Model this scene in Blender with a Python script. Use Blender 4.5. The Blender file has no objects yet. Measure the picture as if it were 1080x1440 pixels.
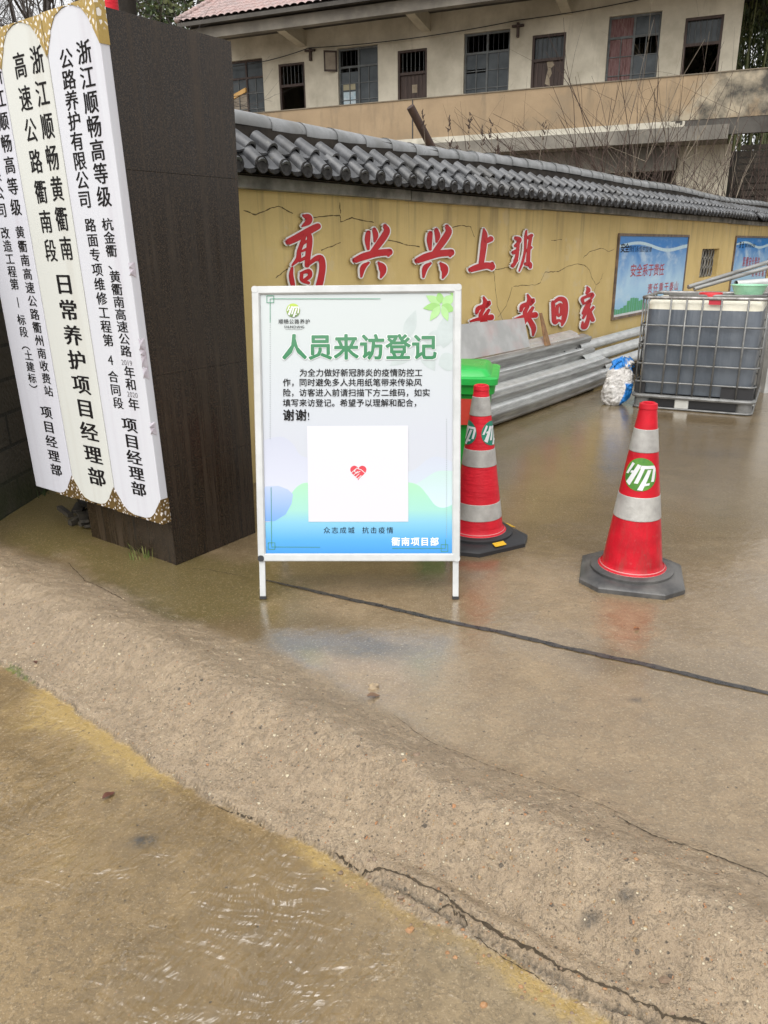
import bpy, bmesh, math, random
import numpy as np
from mathutils import Vector, Matrix
R = math.radians
rnd = random.Random(7)
sc = bpy.context.scene
COL = sc.collection

# ---------------------------------------------------------------- camera
CAM_H, FPX = 1.6, 1060.0
_p, _r = R(19.2), R(0.7)
_f = np.array([0, math.cos(_p), -math.sin(_p)]); _x = np.array([1., 0, 0]); _u = np.cross(_x, _f)
AX = _x*math.cos(_r) - _u*math.sin(_r); AU = _x*math.sin(_r) + _u*math.cos(_r); AF = _f
EYE = np.array([0, 0, CAM_H])
cam = bpy.data.cameras.new('camera'); cam_o = bpy.data.objects.new('camera', cam); COL.objects.link(cam_o)
cam_o.matrix_world = Matrix(((AX[0], AU[0], -AF[0], 0), (AX[1], AU[1], -AF[1], 0), (AX[2], AU[2], -AF[2], CAM_H), (0, 0, 0, 1)))
cam.sensor_fit = 'VERTICAL'; cam.sensor_height = 36; cam.lens = FPX/1440*36
cam.clip_start = 0.05; cam.clip_end = 2000
sc.camera = cam_o
# ---------------------------------------------------------------- sky, sun, exposure
world = bpy.data.worlds.new('World'); sc.world = world; world.use_nodes = True
wt = world.node_tree; bg = wt.nodes['Background']
sky = wt.nodes.new('ShaderNodeTexSky'); sky.sky_type = 'NISHITA'; sky.sun_disc = False
SUN_EL, SUN_ROT = R(58), R(200)
sky.sun_elevation = SUN_EL; sky.sun_rotation = SUN_ROT; sky.air_density = 1.0; sky.dust_density = 3.0
hs = wt.nodes.new('ShaderNodeHueSaturation'); hs.inputs['Saturation'].default_value = 0.04
wt.links.new(sky.outputs[0], hs.inputs['Color']); wt.links.new(hs.outputs[0], bg.inputs['Color'])
bg.inputs['Strength'].default_value = 0.15
sl = bpy.data.lights.new('sun', 'SUN'); sl.energy = 1.0; sl.angle = R(70); sl.color = (1, .97, .92)
so = bpy.data.objects.new('sun', sl); COL.objects.link(so)
_d = Vector((math.sin(SUN_ROT)*math.cos(SUN_EL), math.cos(SUN_ROT)*math.cos(SUN_EL), math.sin(SUN_EL)))
so.rotation_euler = _d.to_track_quat('Z', 'Y').to_euler(); so.location = (0, 0, 20)
sc.view_settings.view_transform = 'Standard'; sc.view_settings.look = 'None'
sc.view_settings.exposure = 0.85; sc.view_settings.gamma = 1

# ---------------------------------------------------------------- geometry of the place (metres, read off the photo's perspective)
def ray(u, v): return AF + AX*(u-540)/FPX + AU*(720-v)/FPX
def G(u, v, z=0.0):
    d = ray(u, v); return EYE + d*((z-CAM_H)/d[2])
def onplane(u, v, P, n):
    d = ray(u, v); return EYE + d*(((P-EYE)@n)/(d@n))
def at_y(u, v, y):
    d = ray(u, v); return EYE + d*(y/d[1])
ZUP = np.array([0, 0, 1.])
class Frame:
    """a vertical or leaning plane: origin, X along it, Y up it, N out of it"""
    def __init__(s, o, x, y): s.o = np.array(o, float); s.x = np.array(x, float); s.y = np.array(y, float); s.n = np.cross(s.x, s.y)
    def __call__(s, a, b, c=0.0): return s.o + s.x*a + s.y*b + s.n*c
    def px(s, u, v, c=0.0):
        q = onplane(u, v, s.o + s.n*c, s.n) - s.o; return q@s.x, q@s.y
WALL = Frame((1.426, 8.39, 0), (.607, .795, 0), ZUP)           # n points to the yard
PF = np.array([-1.126, 3.759, 0.]); PR = np.array([.586, .810, 0]); PL = np.array([-.810, .586, 0])
SIGN = Frame(PF, -PL, ZUP)                                     # a grows to the right, n towards the road
FAC = Frame((7.937, 22., 0), (.925, -.38, 0), ZUP)             # facade of the house
_th = R(13); _bx = np.array([.9994, -.031, 0.]); _bn = np.array([.031, .9994, 0.])
BOARD = Frame((-.615, 3.332, 0), _bx, _bn*math.sin(_th) + ZUP*math.cos(_th))

# ---------------------------------------------------------------- object helpers
BASE = {}
def tag(o, label=None, cat=None, group=None, kind=None):
    if label: o['label'] = label
    if cat: o['category'] = cat
    if group: o['group'] = group
    if kind: o['kind'] = kind
    return o
def thing(name, label, cat, loc=(0, 0, 0), group=None):
    o = bpy.data.objects.new(name, None); o.empty_display_size = .1; COL.objects.link(o); o.location = loc
    BASE[o.name] = np.array(loc, float)
    return tag(o, label, cat, group)
class MB:
    def __init__(s): s.v = []; s.f = []; s.m = []
    def add(s, vs, fs, mi=0):
        b = len(s.v); s.v += [tuple(map(float, p)) for p in vs]; s.f += [tuple(b+i for i in q) for q in fs]; s.m += [mi]*len(fs); return s
    def box(s, o, ax, ay, az, mi=0):
        o, ax, ay, az = (np.array(q, float) for q in (o, ax, ay, az))
        vs = [o+ax*i+ay*j+az*k for k in (0, 1) for j in (0, 1) for i in (0, 1)]
        return s.add(vs, [(0, 2, 3, 1), (4, 5, 7, 6), (0, 1, 5, 4), (2, 6, 7, 3), (0, 4, 6, 2), (1, 3, 7, 5)], mi)
    def fbox(s, F, a0, a1, b0, b1, c0, c1, mi=0):
        return s.box(F(a0, b0, c0), F.x*(a1-a0), F.y*(b1-b0), F.n*(c1-c0), mi)
    def tube(s, pts, r, n=8, cap=True, mi=0, closed=False):
        pts = [np.array(p, float) for p in pts]; rs = r if hasattr(r, '__len__') else [r]*len(pts)
        rings = []; up = None
        for i, p in enumerate(pts):
            if closed: t = pts[(i+1) % len(pts)] - pts[i-1]
            else: t = pts[min(i+1, len(pts)-1)] - pts[max(i-1, 0)]
            t = t/(np.linalg.norm(t)+1e-12)
            if up is None: up = np.array([0, 0, 1.]) if abs(t[2]) < .9 else np.array([1., 0, 0])
            a = np.cross(t, up); a /= np.linalg.norm(a)+1e-12; b = np.cross(a, t); up = b
            rings.append([p + (a*math.cos(2*math.pi*k/n) + b*math.sin(2*math.pi*k/n))*rs[i] for k in range(n)])
        vs = [q for g in rings for q in g]; fs = []
        for i in range(len(pts) if closed else len(pts)-1):
            j = (i+1) % len(pts)
            for k in range(n): fs.append((i*n+k, i*n+(k+1) % n, j*n+(k+1) % n, j*n+k))
        if cap and not closed: fs += [tuple(range(n-1, -1, -1)), tuple((len(pts)-1)*n+k for k in range(n))]
        return s.add(vs, fs, mi)
    def lathe(s, prof, c=(0, 0, 0), n=32, mi=0, cap=True):
        vs = []; fs = []; c = np.array(c, float)
        for r, z in prof:
            vs += [c + np.array([r*math.cos(2*math.pi*k/n), r*math.sin(2*math.pi*k/n), z]) for k in range(n)]
        for i in range(len(prof)-1):
            for k in range(n): fs.append((i*n+k, i*n+(k+1) % n, (i+1)*n+(k+1) % n, (i+1)*n+k))
        if cap: fs += [tuple(range(n-1, -1, -1)), tuple((len(prof)-1)*n+k for k in range(n))]
        return s.add(vs, fs, mi)
    def prism(s, F, poly, c0, c1, mi=0):
        n = len(poly); vs = [F(a, b, c0) for a, b in poly] + [F(a, b, c1) for a, b in poly]
        fs = [tuple(range(n-1, -1, -1)), tuple(range(n, 2*n))] + [(i, (i+1) % n, n+(i+1) % n, n+i) for i in range(n)]
        return s.add(vs, fs, mi)
    def sweep(s, prof, A, B, n=2, mi=0, caps=True):
        """profile points (list of 3-d points at A) swept to A->B"""
        A = np.array(A, float); B = np.array(B, float); k = len(prof); vs = []; fs = []
        for i in range(n): vs += [np.array(p) + A + (B-A)*i/(n-1) for p in prof]
        for i in range(n-1):
            for j in range(k): fs.append((i*k+j, i*k+(j+1) % k, (i+1)*k+(j+1) % k, (i+1)*k+j))
        if caps: fs += [tuple(range(k-1, -1, -1)), tuple((n-1)*k+j for j in range(k))]
        return s.add(vs, fs, mi)
    def build(s, name, mat, parent=None, smooth=False, base=None, bevel=0, angle=None, fixn=False):
        if parent is not None: b = BASE[parent.name]
        else: b = np.array(base if base is not None else (0, 0, 0), float)
        me = bpy.data.meshes.new(name)
        va = np.array(s.v, float).reshape(-1, 3) - b
        me.from_pydata(va.tolist(), [], s.f)
        for m in (mat if isinstance(mat, (list, tuple)) else [mat]): me.materials.append(m)
        if any(s.m): me.polygons.foreach_set('material_index', s.m)
        if fixn:
            bm = bmesh.new(); bm.from_mesh(me); bmesh.ops.recalc_face_normals(bm, faces=bm.faces[:]); bm.to_mesh(me); bm.free()
        if smooth:
            me.polygons.foreach_set('use_smooth', [True]*len(me.polygons))
            if angle: me.set_sharp_from_angle(angle=R(angle))
        me.update()
        o = bpy.data.objects.new(name, me); COL.objects.link(o)
        BASE[o.name] = b
        if parent is not None: o.parent = parent
        else: o.location = b
        if bevel:
            md = o.modifiers.new('bevel', 'BEVEL'); md.width = bevel; md.segments = 2; md.limit_method = 'ANGLE'; md.angle_limit = R(40)
        return o

# ---------------------------------------------------------------- material helpers
class NT:
    def __init__(s, name):
        s.mat = bpy.data.materials.new(name); s.mat.use_nodes = True; s.t = s.mat.node_tree; s.n = s.t.nodes; s.l = s.t.links
        s.b = s.n['Principled BSDF']; s.tc = s.n.new('ShaderNodeTexCoord'); s.obj = s.tc.outputs['Object']
    def lk(s, a, b): s.l.new(a, b)
    def setin(s, sock, val):
        if hasattr(val, 'is_linked'): s.l.new(val, sock)
        elif isinstance(val, (tuple, list)) and len(val) == 3 and sock.type == 'RGBA': sock.default_value = (*val, 1)
        else: sock.default_value = val
    def mapping(s, scale=(1, 1, 1), rot=(0, 0, 0), loc=(0, 0, 0), vec=None):
        m = s.n.new('ShaderNodeMapping'); m.inputs['Scale'].default_value = scale; m.inputs['Rotation'].default_value = rot; m.inputs['Location'].default_value = loc
        s.lk(vec or s.obj, m.inputs['Vector']); return m.outputs[0]
    def aniso(s, scale, deg, vec=None):      # turn first, then stretch
        return s.mapping(scale, vec=s.mapping(rot=(0, 0, R(deg)), vec=vec))
    def noise(s, scale, detail=4, rough=.55, vec=None, dist=0):
        m = s.n.new('ShaderNodeTexNoise'); m.inputs['Scale'].default_value = scale; m.inputs['Detail'].default_value = detail
        m.inputs['Roughness'].default_value = rough; m.inputs['Distortion'].default_value = dist; s.lk(vec or s.obj, m.inputs['Vector']); return m.outputs[0]
    def vor(s, scale, feature='F1', vec=None, out='Distance', rand=1):
        m = s.n.new('ShaderNodeTexVoronoi'); m.feature = feature; m.inputs['Scale'].default_value = scale; m.inputs['Randomness'].default_value = rand
        s.lk(vec or s.obj, m.inputs['Vector']); return m.outputs[out]
    def ramp(s, x, a, b, lo=0.0, hi=1.0):
        m = s.n.new('ShaderNodeMapRange'); m.clamp = True
        for k, v in zip(('From Min', 'From Max', 'To Min', 'To Max'), (a, b, lo, hi)): m.inputs[k].default_value = v
        s.setin(m.inputs['Value'], x); return m.outputs[0]
    def mix(s, f, a, b):
        m = s.n.new('ShaderNodeMix'); m.data_type = 'RGBA'; s.setin(m.inputs[0], f); s.setin(m.inputs[6], a); s.setin(m.inputs[7], b); return m.outputs[2]
    def mixf(s, f, a, b):
        m = s.n.new('ShaderNodeMix'); s.setin(m.inputs[0], f); s.setin(m.inputs[2], a); s.setin(m.inputs[3], b); return m.outputs[0]
    def math(s, op, a, b=0.0, clamp=False):
        m = s.n.new('ShaderNodeMath'); m.operation = op; m.use_clamp = clamp; s.setin(m.inputs[0], a); s.setin(m.inputs[1], b); return m.outputs[0]
    def sep(s, vec=None):
        m = s.n.new('ShaderNodeSeparateXYZ'); s.lk(vec or s.obj, m.inputs[0]); return m.outputs
    def attr(s, name):
        m = s.n.new('ShaderNodeAttribute'); m.attribute_name = name; return m.outputs['Fac']
    def bump(s, h, strength=.5, dist=.01, prev=None):
        m = s.n.new('ShaderNodeBump'); s.setin(m.inputs['Strength'], strength); m.inputs['Distance'].default_value = dist
        s.setin(m.inputs['Height'], h)
        if prev is not None: s.lk(prev, m.inputs['Normal'])
        return m.outputs[0]
    def out(s, col, rough=.5, normal=None, metal=0, spec=None, **kw):
        s.setin(s.b.inputs['Base Color'], col); s.setin(s.b.inputs['Roughness'], rough); s.setin(s.b.inputs['Metallic'], metal)
        if normal is not None: s.lk(normal, s.b.inputs['Normal'])
        if spec is not None: s.setin(s.b.inputs['Specular IOR Level'], spec)
        for k, v in kw.items(): s.setin(s.b.inputs[k.replace('_', ' ')], v)
        return s.mat
def M(name, c1, c2=None, scale=8, rough=.5, bump=.2, bscale=60, bdist=.004, metal=0, stretch=(1, 1, 1), spec=None, lo=.35, hi=.65, c3=None, rvar=.1):
    t = NT(name); v = t.mapping(stretch)
    c2 = c2 or tuple(x*.8 for x in c1)
    n = t.noise(scale, 6, .6, v); col = t.mix(t.ramp(n, lo, hi), c1, c2)
    if c3 is not None: col = t.mix(t.ramp(t.noise(scale*.37, 5, .6, t.mapping(stretch, loc=(3, 7, 1))), .52, .7), col, c3)
    nb = t.noise(bscale, 4, .6, v)
    return t.out(col, t.ramp(n, .2, .8, rough-rvar, rough+rvar), t.bump(nb, bump, bdist), metal, spec)
def flat(name, c, rough=.5, metal=0, spec=None):
    return M(name, c, tuple(x*.9 for x in c), 20, rough, .05, 90, .001, metal, spec=spec, rvar=.04)
MAT = {}
MAT['white_paint'] = M('white_paint', (.64, .645, .65), (.56, .57, .58), 6, .35, .05, 40, .001)
MAT['alu'] = M('white_frame_metal', (.50, .51, .505), (.43, .44, .435), 10, .36, .03, 40, .001)
MAT['black_plastic'] = flat('black_plastic', (.02, .02, .022), .45)
MAT['ink'] = flat('black_ink', (.010, .009, .009), .7, spec=.15)
MAT['brown_wood'] = M('dark_brown_wood', (.055, .028, .018), (.03, .016, .011), 3, .6, .3, 30, .003, stretch=(6, 6, .6))
MAT['galv'] = M('galvanised_steel', (.62, .63, .62), (.42, .43, .42), 7, .38, .15, 50, .002, metal=.75, stretch=(1, 1, 3))
MAT['brass'] = M('brass', (.52, .36, .1), (.34, .22, .05), 30, .32, .3, 60, .002, metal=.85)

# ---------------------------------------------------------------- lettering
GL = {}
def glyph(ch, off=0.0):
    k = (ch, off)
    if k not in GL:
        c = bpy.data.curves.new('glyph', 'FONT'); c.body = ch; c.size = 1; c.offset = off; c.resolution_u = 2
        o = bpy.data.objects.new('glyph', c); COL.objects.link(o)
        me = bpy.data.meshes.new_from_object(o.evaluated_get(bpy.context.evaluated_depsgraph_get()))
        xs = [v.co.x for v in me.vertices] or [0, 1]
        cx = .5 if ord(ch[0]) > 0x2000 else (min(xs)+max(xs))/2
        GL[k] = ([(v.co.x-cx, v.co.y-.36) for v in me.vertices], [tuple(p.vertices) for p in me.polygons])
        bpy.data.objects.remove(o); bpy.data.meshes.remove(me); bpy.data.curves.remove(c)
    return GL[k]
def write(mb, F, ch, a, b, size, c, off=0.0, shifts=(0,), sx=1.0, slant=0.0, mi=0):
    vs, fs = glyph(ch)
    sh2 = [(q, 0.0) for q in shifts]
    if off:     # heavier weight: the same outline laid round a small circle
        k = 6 if off < .02 else 10
        sh2 += [(off*math.cos(2*math.pi*j/k), off*math.sin(2*math.pi*j/k)) for j in range(k)]
    for i, (sh, sv) in enumerate(sh2):
        mb.add([F(a+(x+slant*y)*size*sx+sh*size*min(sx, 1.3), b+(y+sv)*size, c+i*.00004) for x, y in vs], fs, mi)
def write_run(mb, F, text, p0, p1, size, c, **kw):
    n = len(text)
    for i, ch in enumerate(text):
        if ch == ' ': continue
        t = i/(n-1) if n > 1 else 0
        write(mb, F, ch, p0[0]+(p1[0]-p0[0])*t, p0[1]+(p1[1]-p0[1])*t, size, c, **kw)
def strip(mb, F, pts, w, c, mi=0, jitter=0):
    for i in range(len(pts)-1):
        a = np.array(pts[i]); b = np.array(pts[i+1]); d = (b-a)/(np.linalg.norm(b-a)+1e-9); nn = np.array([-d[1], d[0]])
        w0 = w*(1+jitter*(rnd.random()-.5)); w1 = w*(1+jitter*(rnd.random()-.5)); e = d*w*.2
        q = [a-e-nn*w0/2, b+e-nn*w1/2, b+e+nn*w1/2, a-e+nn*w0/2]
        mb.add([F(x, y, c+.00008*(i % 2)) for x, y in q], [(0, 1, 2, 3)], mi)

# ================================================================ GROUND (one sheet: yard, humped lip, lower road)
_rng = np.random.default_rng(3)
_LAT = _rng.random((256, 256))
def vnoise(x, y):
    xi = np.floor(x).astype(int); yi = np.floor(y).astype(int); fx = x-xi; fy = y-yi
    fx = fx*fx*(3-2*fx); fy = fy*fy*(3-2*fy)
    g = lambda i, j: _LAT[i & 255, j & 255]
    return (g(xi, yi)*(1-fx)+g(xi+1, yi)*fx)*(1-fy) + (g(xi, yi+1)*(1-fx)+g(xi+1, yi+1)*fx)*fy
def fbm(x, y, s, o=4):
    a = 0; w = .5; t = 0
    for i in range(o): a = a + w*vnoise(x*s+17.3*i, y*s+5.1*i); t += w; w *= .55; s *= 2.03
    return a/t
def sstep(x, a, b):
    t = np.clip((x-a)/(b-a), 0, 1); return t*t*(3-2*t)
EDGE = [(-60, 45), (-6, 6.2), (-2.6, 3.62), (-1.706, 2.937), (-1.333, 2.675), (-1.004, 2.381), (-.575, 2.045), (-.23, 1.849), (.027, 1.63), (.28, 1.468), (.435, 1.347), (.545, 1.256), (2.4, -.25), (40, -30)]
CREST = [(-60, 46.5), (-6, 7.8), (-2.9, 4.6), (-2.2, 4.05), (-1.684, 3.728), (-1.169, 3.285), (-.658, 2.922), (-.259, 2.571), (.042, 2.327), (.319, 2.081), (.56, 1.905), (.9, 1.668), (1.015, 1.578), (2.8, .1), (40, -29.5)]
CRACK = [(-.16, 1.79), (-.02, 1.70), (.104, 1.612), (.281, 1.484), (.48, 1.331), (.648, 1.233), (2.4, -.12)]
def sdist(x, y, pl):
    best = np.full(x.shape, 1e9); sg = np.ones(x.shape)
    for (ax, ay), (bx, by) in zip(pl[:-1], pl[1:]):
        dx, dy = bx-ax, by-ay; t = np.clip(((x-ax)*dx+(y-ay)*dy)/(dx*dx+dy*dy), 0, 1)
        qx = x-ax-t*dx; qy = y-ay-t*dy; d = np.hypot(qx, qy); c = dx*qy-dy*qx
        m = d < best; best = np.where(m, d, best); sg = np.where(m, np.where(c >= 0, 1, -1), sg)
    return best*sg
def axis(lo, hi, st, far):
    c = list(np.arange(lo, hi, st)); a = []; s = st; p = hi
    while p < far: a.append(p); s *= 1.14; p += s
    b = []; s = st; p = lo-st
    while p > -far: b.append(p); s *= 1.14; p -= s
    return np.array(b[::-1]+c+a)
gx = axis(-2.5, 2.1, .012, 300); gy = axis(.95, 4.3, .012, 300)
X, Y = np.meshgrid(gx, gy)
def ground_height(X, Y):
    near = np.exp(-((np.hypot(X, Y-2)/9)**2))
    wob = (fbm(X, Y, 4, 4)-.5)*.055*near + (fbm(X, Y, 26, 3)-.5)*.030*near
    d = sdist(X, Y, EDGE) + wob
    dc = sdist(X, Y, CREST) + (fbm(X+9, Y, 3, 4)-.5)*.16*near
    u = np.clip(d/np.maximum(d-np.minimum(dc, d-.02), .02), 0, 3)           # 0 at the road edge, 1 at the yard side of the lip
    n1 = fbm(X, Y, 1.2, 4)-.5; n2 = fbm(X, Y, 8, 4)-.5; n3 = fbm(X, Y, 34, 3)-.5
    hump = sstep(u, -.02, .22)*(1-sstep(u, .85, 1.12))
    z = -.10*(1-sstep(u, .0, .62))
    z += .052*np.exp(-((u-.58)/.25)**2)*near                               # crown of the lip
    z -= .022*sstep(d, .012, -.008)*near                                    # broken step down to the road
    z += hump*(n2*.016+n3*.014+(fbm(X, Y, 75, 2)-.5)*.006)*near
    z += (1-hump)*n1*.012*near*sstep(dc, -.02, .5) + (1-hump)*n3*.0012*near
    z -= .014*np.exp(-((dc-.06)/.13)**2)*near*np.clip(.6+2.5*n1, 0, 1.3)    # shallow wet trough behind it
    road = sstep(d, .006, -.02)
    z += road*n1*.012*near
    ck = sdist(X, Y, CRACK)+(fbm(X, Y, 9, 4)-.5)*.022*near
    gr = np.exp(-(np.abs(ck)/(.0065+.006*vnoise(X*7, Y*7)))**2)*sstep(X, -.2, .05)*near
    z -= .022*gr
    z += .020*np.exp(-((ck-.034)/.026)**2)*sstep(X, -.2, .1)*near
    z -= .010*np.exp(-((ck-.085)/.02)**2)*sstep(X, -.15, .2)*(1-sstep(X, .5, .7))*near
    return z, d, dc, hump, road, gr, u
Z, D, DC, HUMP, ROAD, GR, UU = ground_height(X, Y)
def gblob(u, v, rx, ry, ang=0, z=0):
    c = G(u, v, z); dx = X-c[0]; dy = Y-c[1]; a = R(ang)
    return np.exp(-(((dx*math.cos(a)+dy*math.sin(a))/rx)**2+((-dx*math.sin(a)+dy*math.cos(a))/ry)**2))
nz = fbm(X, Y, 3.1, 5)-.5
moss = gblob(120, 740, .55, .35, -36)*1.2 + gblob(60, 700, .5, .3) + 1.3*gblob(240, 812, .55, .22, -36) + .55*gblob(300, 830, .5, .25, 30)
moss += .9*gblob(790, 590, 1.2, .3, 52) + .35*gblob(700, 640, 1.0, .5, 40)
moss = np.clip(moss*(.75+2.2*nz), 0, 1)*(1-ROAD)*(1-.75*HUMP)
algae = np.clip(gblob(30, 938, .13, .03, -38, -.1)*1.6, 0, 1)*sstep(D, .02, -.005)
ochre = ROAD*np.clip(np.exp(-(np.maximum(-D-.02, 0)/.055)**2)*(.65+2.2*nz)+gblob(60, 1000, .5, .2, -35, -.1)*(.5+1.8*nz)+.30*gblob(120, 1180, .6, .3, 0, -.1)*(.5+2*nz), 0, 1)
ripple = sstep(D, -.02, -.08)*np.clip(gblob(370, 1290, .40, .19, 62, -.1)*1.5+.9*gblob(330, 1420, .34, .15, 20, -.1)+.6*gblob(180, 1190, .24, .13, 0, -.1)+.5*gblob(110, 1010, .3, .1, -35, -.1)+.10, 0, 1)
puddle = np.clip(.15+.55*sstep(Y, 3.4, 4.6)+gblob(410, 890, .42, .17, -14)*1.3+.9*gblob(760, 700, 1.1, .35, 30)+1.1*gblob(1000, 700, 1.6, .5, 20)+1.0*gblob(900, 640, 2.0, .7, 20)+.6*gblob(900, 930, .5, .16, -25), 0, 1)*(1-HUMP)
film = sstep(D, -.015, -.07)*np.clip(.75+.4*gblob(520, 1380, .4, .4, 0, -.1), 0, 1)
nx, ny = len(gx), len(gy)
vs = np.column_stack([X.ravel(), Y.ravel(), Z.ravel()])
idx = np.arange(nx*ny).reshape(ny, nx)
quads = np.column_stack([idx[:-1, :-1].ravel(), idx[:-1, 1:].ravel(), idx[1:, 1:].ravel(), idx[1:, :-1].ravel()])
me = bpy.data.meshes.new('ground')
me.vertices.add(len(vs)); me.vertices.foreach_set('co', vs.ravel())
me.loops.add(quads.size); me.loops.foreach_set('vertex_index', quads.ravel())
me.polygons.add(len(quads)); me.polygons.foreach_set('loop_start', np.arange(0, quads.size, 4)); me.polygons.foreach_set('loop_total', np.full(len(quads), 4))
me.update(calc_edges=True); me.validate()
me.polygons.foreach_set('use_smooth', [True]*len(quads))
humpm = sstep(D, -.012, -.002)*(1-sstep(UU, .85, 1.12))
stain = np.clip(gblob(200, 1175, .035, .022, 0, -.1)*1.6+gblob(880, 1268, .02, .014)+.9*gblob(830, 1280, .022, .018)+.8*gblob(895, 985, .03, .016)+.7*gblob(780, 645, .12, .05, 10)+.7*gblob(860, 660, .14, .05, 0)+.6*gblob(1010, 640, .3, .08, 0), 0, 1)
for nm, arr in dict(humpm=humpm, stain=stain, hump=HUMP, road=ROAD, moss=moss, algae=algae, ochre=ochre, ripple=ripple, puddle=puddle, crack=GR, film=film).items():
    a = me.attributes.new(nm, 'FLOAT', 'POINT'); a.data.foreach_set('value', arr.ravel().astype(np.float32))
ground = bpy.data.objects.new('ground', me); COL.objects.link(ground); tag(ground, kind='structure')

t = NT('wet_concrete')
A_ = t.attr; mul = lambda a, b: t.math('MULTIPLY', a, b); add = lambda a, b: t.math('ADD', a, b)
nA = t.noise(.9, 8, .62); nB = t.noise(5.5, 8, .68, dist=.4); nC = t.noise(34, 6, .65); nD = t.noise(170, 3, .65); nF = t.noise(24, 9, .74, dist=.5)
hump, road, pud, film = A_('humpm'), A_('road'), A_('puddle'), A_('film')
flake = t.ramp(nF, .525, .545)                      # thin worn skin of slurry: crisp-edged patches
grit = t.noise(105, 5, .75); grit2 = t.noise(95, 5, .75, t.mapping(loc=(5, 3, 0)))
yard = t.mix(t.ramp(nB, .35, .65), (.262, .198, .128), (.165, .118, .068))
yard = t.mix(t.ramp(nA, .42, .60, 0, .8), yard, (.150, .108, .060))
yard = t.mix(mul(flake, .20), yard, (.32, .262, .185))
mud = mul(t.ramp(t.noise(1.7, 9, .68, t.aniso((1, 2.2, 1), 18), dist=.5), .49, .56), t.ramp(pud, .2, .6)); yard = t.mix(mul(mud, .75), yard, t.mix(nC, (.115, .080, .036), (.080, .056, .026)))
yard = t.mix(t.ramp(pud, .25, .9, 0, .85), yard, t.mix(nB, (.140, .098, .044), (.080, .056, .025)))
hum = t.mix(t.ramp(nB, .36, .62), (.330, .258, .185), (.255, .195, .136))
hum = t.mix(mul(flake, .30), hum, (.36, .29, .215))
hum = t.mix(t.ramp(nC, .50, .60, 0, .5), hum, (.225, .172, .118))
rd = t.mix(t.ramp(nB, .35, .64), (.225, .160, .080), (.135, .093, .042))
rd = t.mix(t.ramp(add(mul(t.sep()[0], .45), nA), .40, .72, 0, .9), rd, t.mix(t.ramp(nB, .35, .65), (.265, .215, .145), (.19, .15, .092)))  # greyer to the right: sky reflection put into the road colour
rd = t.mix(mul(flake, .30), rd, (.115, .084, .044))
och = t.ramp(mul(A_('ochre'), t.ramp(nF, .30, .62)), .10, .55)
rd = t.mix(mul(A_('ripple'), .5), rd, (.115, .080, .036))
rd = t.mix(och, rd, t.mix(nC, (.275, .19, .058), (.335, .25, .11)))
col = t.mix(hump, yard, hum); col = t.mix(road, col, rd)
col = t.mix(t.ramp(mul(A_('moss'), t.ramp(nF, .28, .52)), .04, .30, 0, .92), col, t.mix(nC, (.070, .060, .014), (.135, .100, .036)))
col = t.mix(t.ramp(mul(A_('algae'), t.ramp(nC, .35, .6)), .15, .4), col, t.mix(nD, (.12, .13, .008), (.06, .075, .008)))
under = t.math('SUBTRACT', 1.0, mul(A_('ripple'), .7))      # the grit drowns under the deeper film
col = t.mix(mul(t.ramp(grit, .55, .64, 0, .55), under), col, (.40, .325, .23))
col = t.mix(mul(t.ramp(grit2, .57, .65, 0, .65), under), col, (.085, .065, .043))
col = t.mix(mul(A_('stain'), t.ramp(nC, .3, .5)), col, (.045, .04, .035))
def cells(scale, loc, r0, r1, pick):
    v = t.n.new('ShaderNodeTexVoronoi'); v.inputs['Scale'].default_value = scale; t.lk(t.mapping(loc=loc), v.inputs['Vector'])
    c = t.sep(v.outputs['Color']); d = add(v.outputs['Distance'], mul(t.math('SUBTRACT', nD, .5), .22))
    return mul(t.ramp(d, r1, r0), t.ramp(c[0], pick, pick+.01)), c
dens = add(mul(hump, .75), t.ramp(nA, .42, .7, .12, .4))
st1, c1 = cells(95, (0, 0, 0), .24, .30, .70); st2, c2 = cells(34, (.3, .7, 0), .19, .25, .82)
stone = t.math('MAXIMUM', mul(st1, t.ramp(dens, .1, .9, .1, .9)), mul(st2, t.ramp(dens, .4, .9)))
cc_ = t.mix(t.ramp(c2[1], .35, .36), t.mix(t.ramp(c1[1], .4, .41), (.42, .19, .075), (.06, .048, .036)), t.mix(t.ramp(c1[2], .6, .61), (.34, .23, .12), (.66, .60, .48)))
col = t.mix(mul(stone, .85), col, cc_)
pit, c3 = cells(36, (.1, .2, 0), .09, .15, .84); col = t.mix(mul(pit, .75), col, (.04, .033, .027))
col = t.mix(t.ramp(A_('crack'), .35, .95, 0, .7), col, (.06, .05, .035))
vm = t.n.new('ShaderNodeVectorMath'); vm.operation = 'MULTIPLY'; t.lk(col, vm.inputs[0]); vm.inputs[1].default_value = (1.04, .99, .86); col = vm.outputs[0]     # the yellow cast of the local sand
wet = t.ramp(add(mul(pud, .5), add(nA, add(mul(nB, .35), mul(mud, .25)))), .50, .84)
ro = t.mixf(hump, .5, .6)
h = add(mul(nC, .8), add(mul(nD, .35), mul(flake, .10))); h = add(h, mul(stone, .25)); h = t.math('SUBTRACT', h, mul(pit, .6))
amp = t.mixf(hump, t.mixf(wet, .5, .25), 1.0); amp = t.mixf(road, amp, t.mixf(A_('ripple'), .3, .08))
nrm = t.bump(mul(h, amp), 1.0, .020)
nE = t.noise(1, 5, .65, t.aniso((7, 36, 9), -52), dist=.25); nrm = t.bump(mul(nE, hump), .5, .014, nrm)
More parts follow.
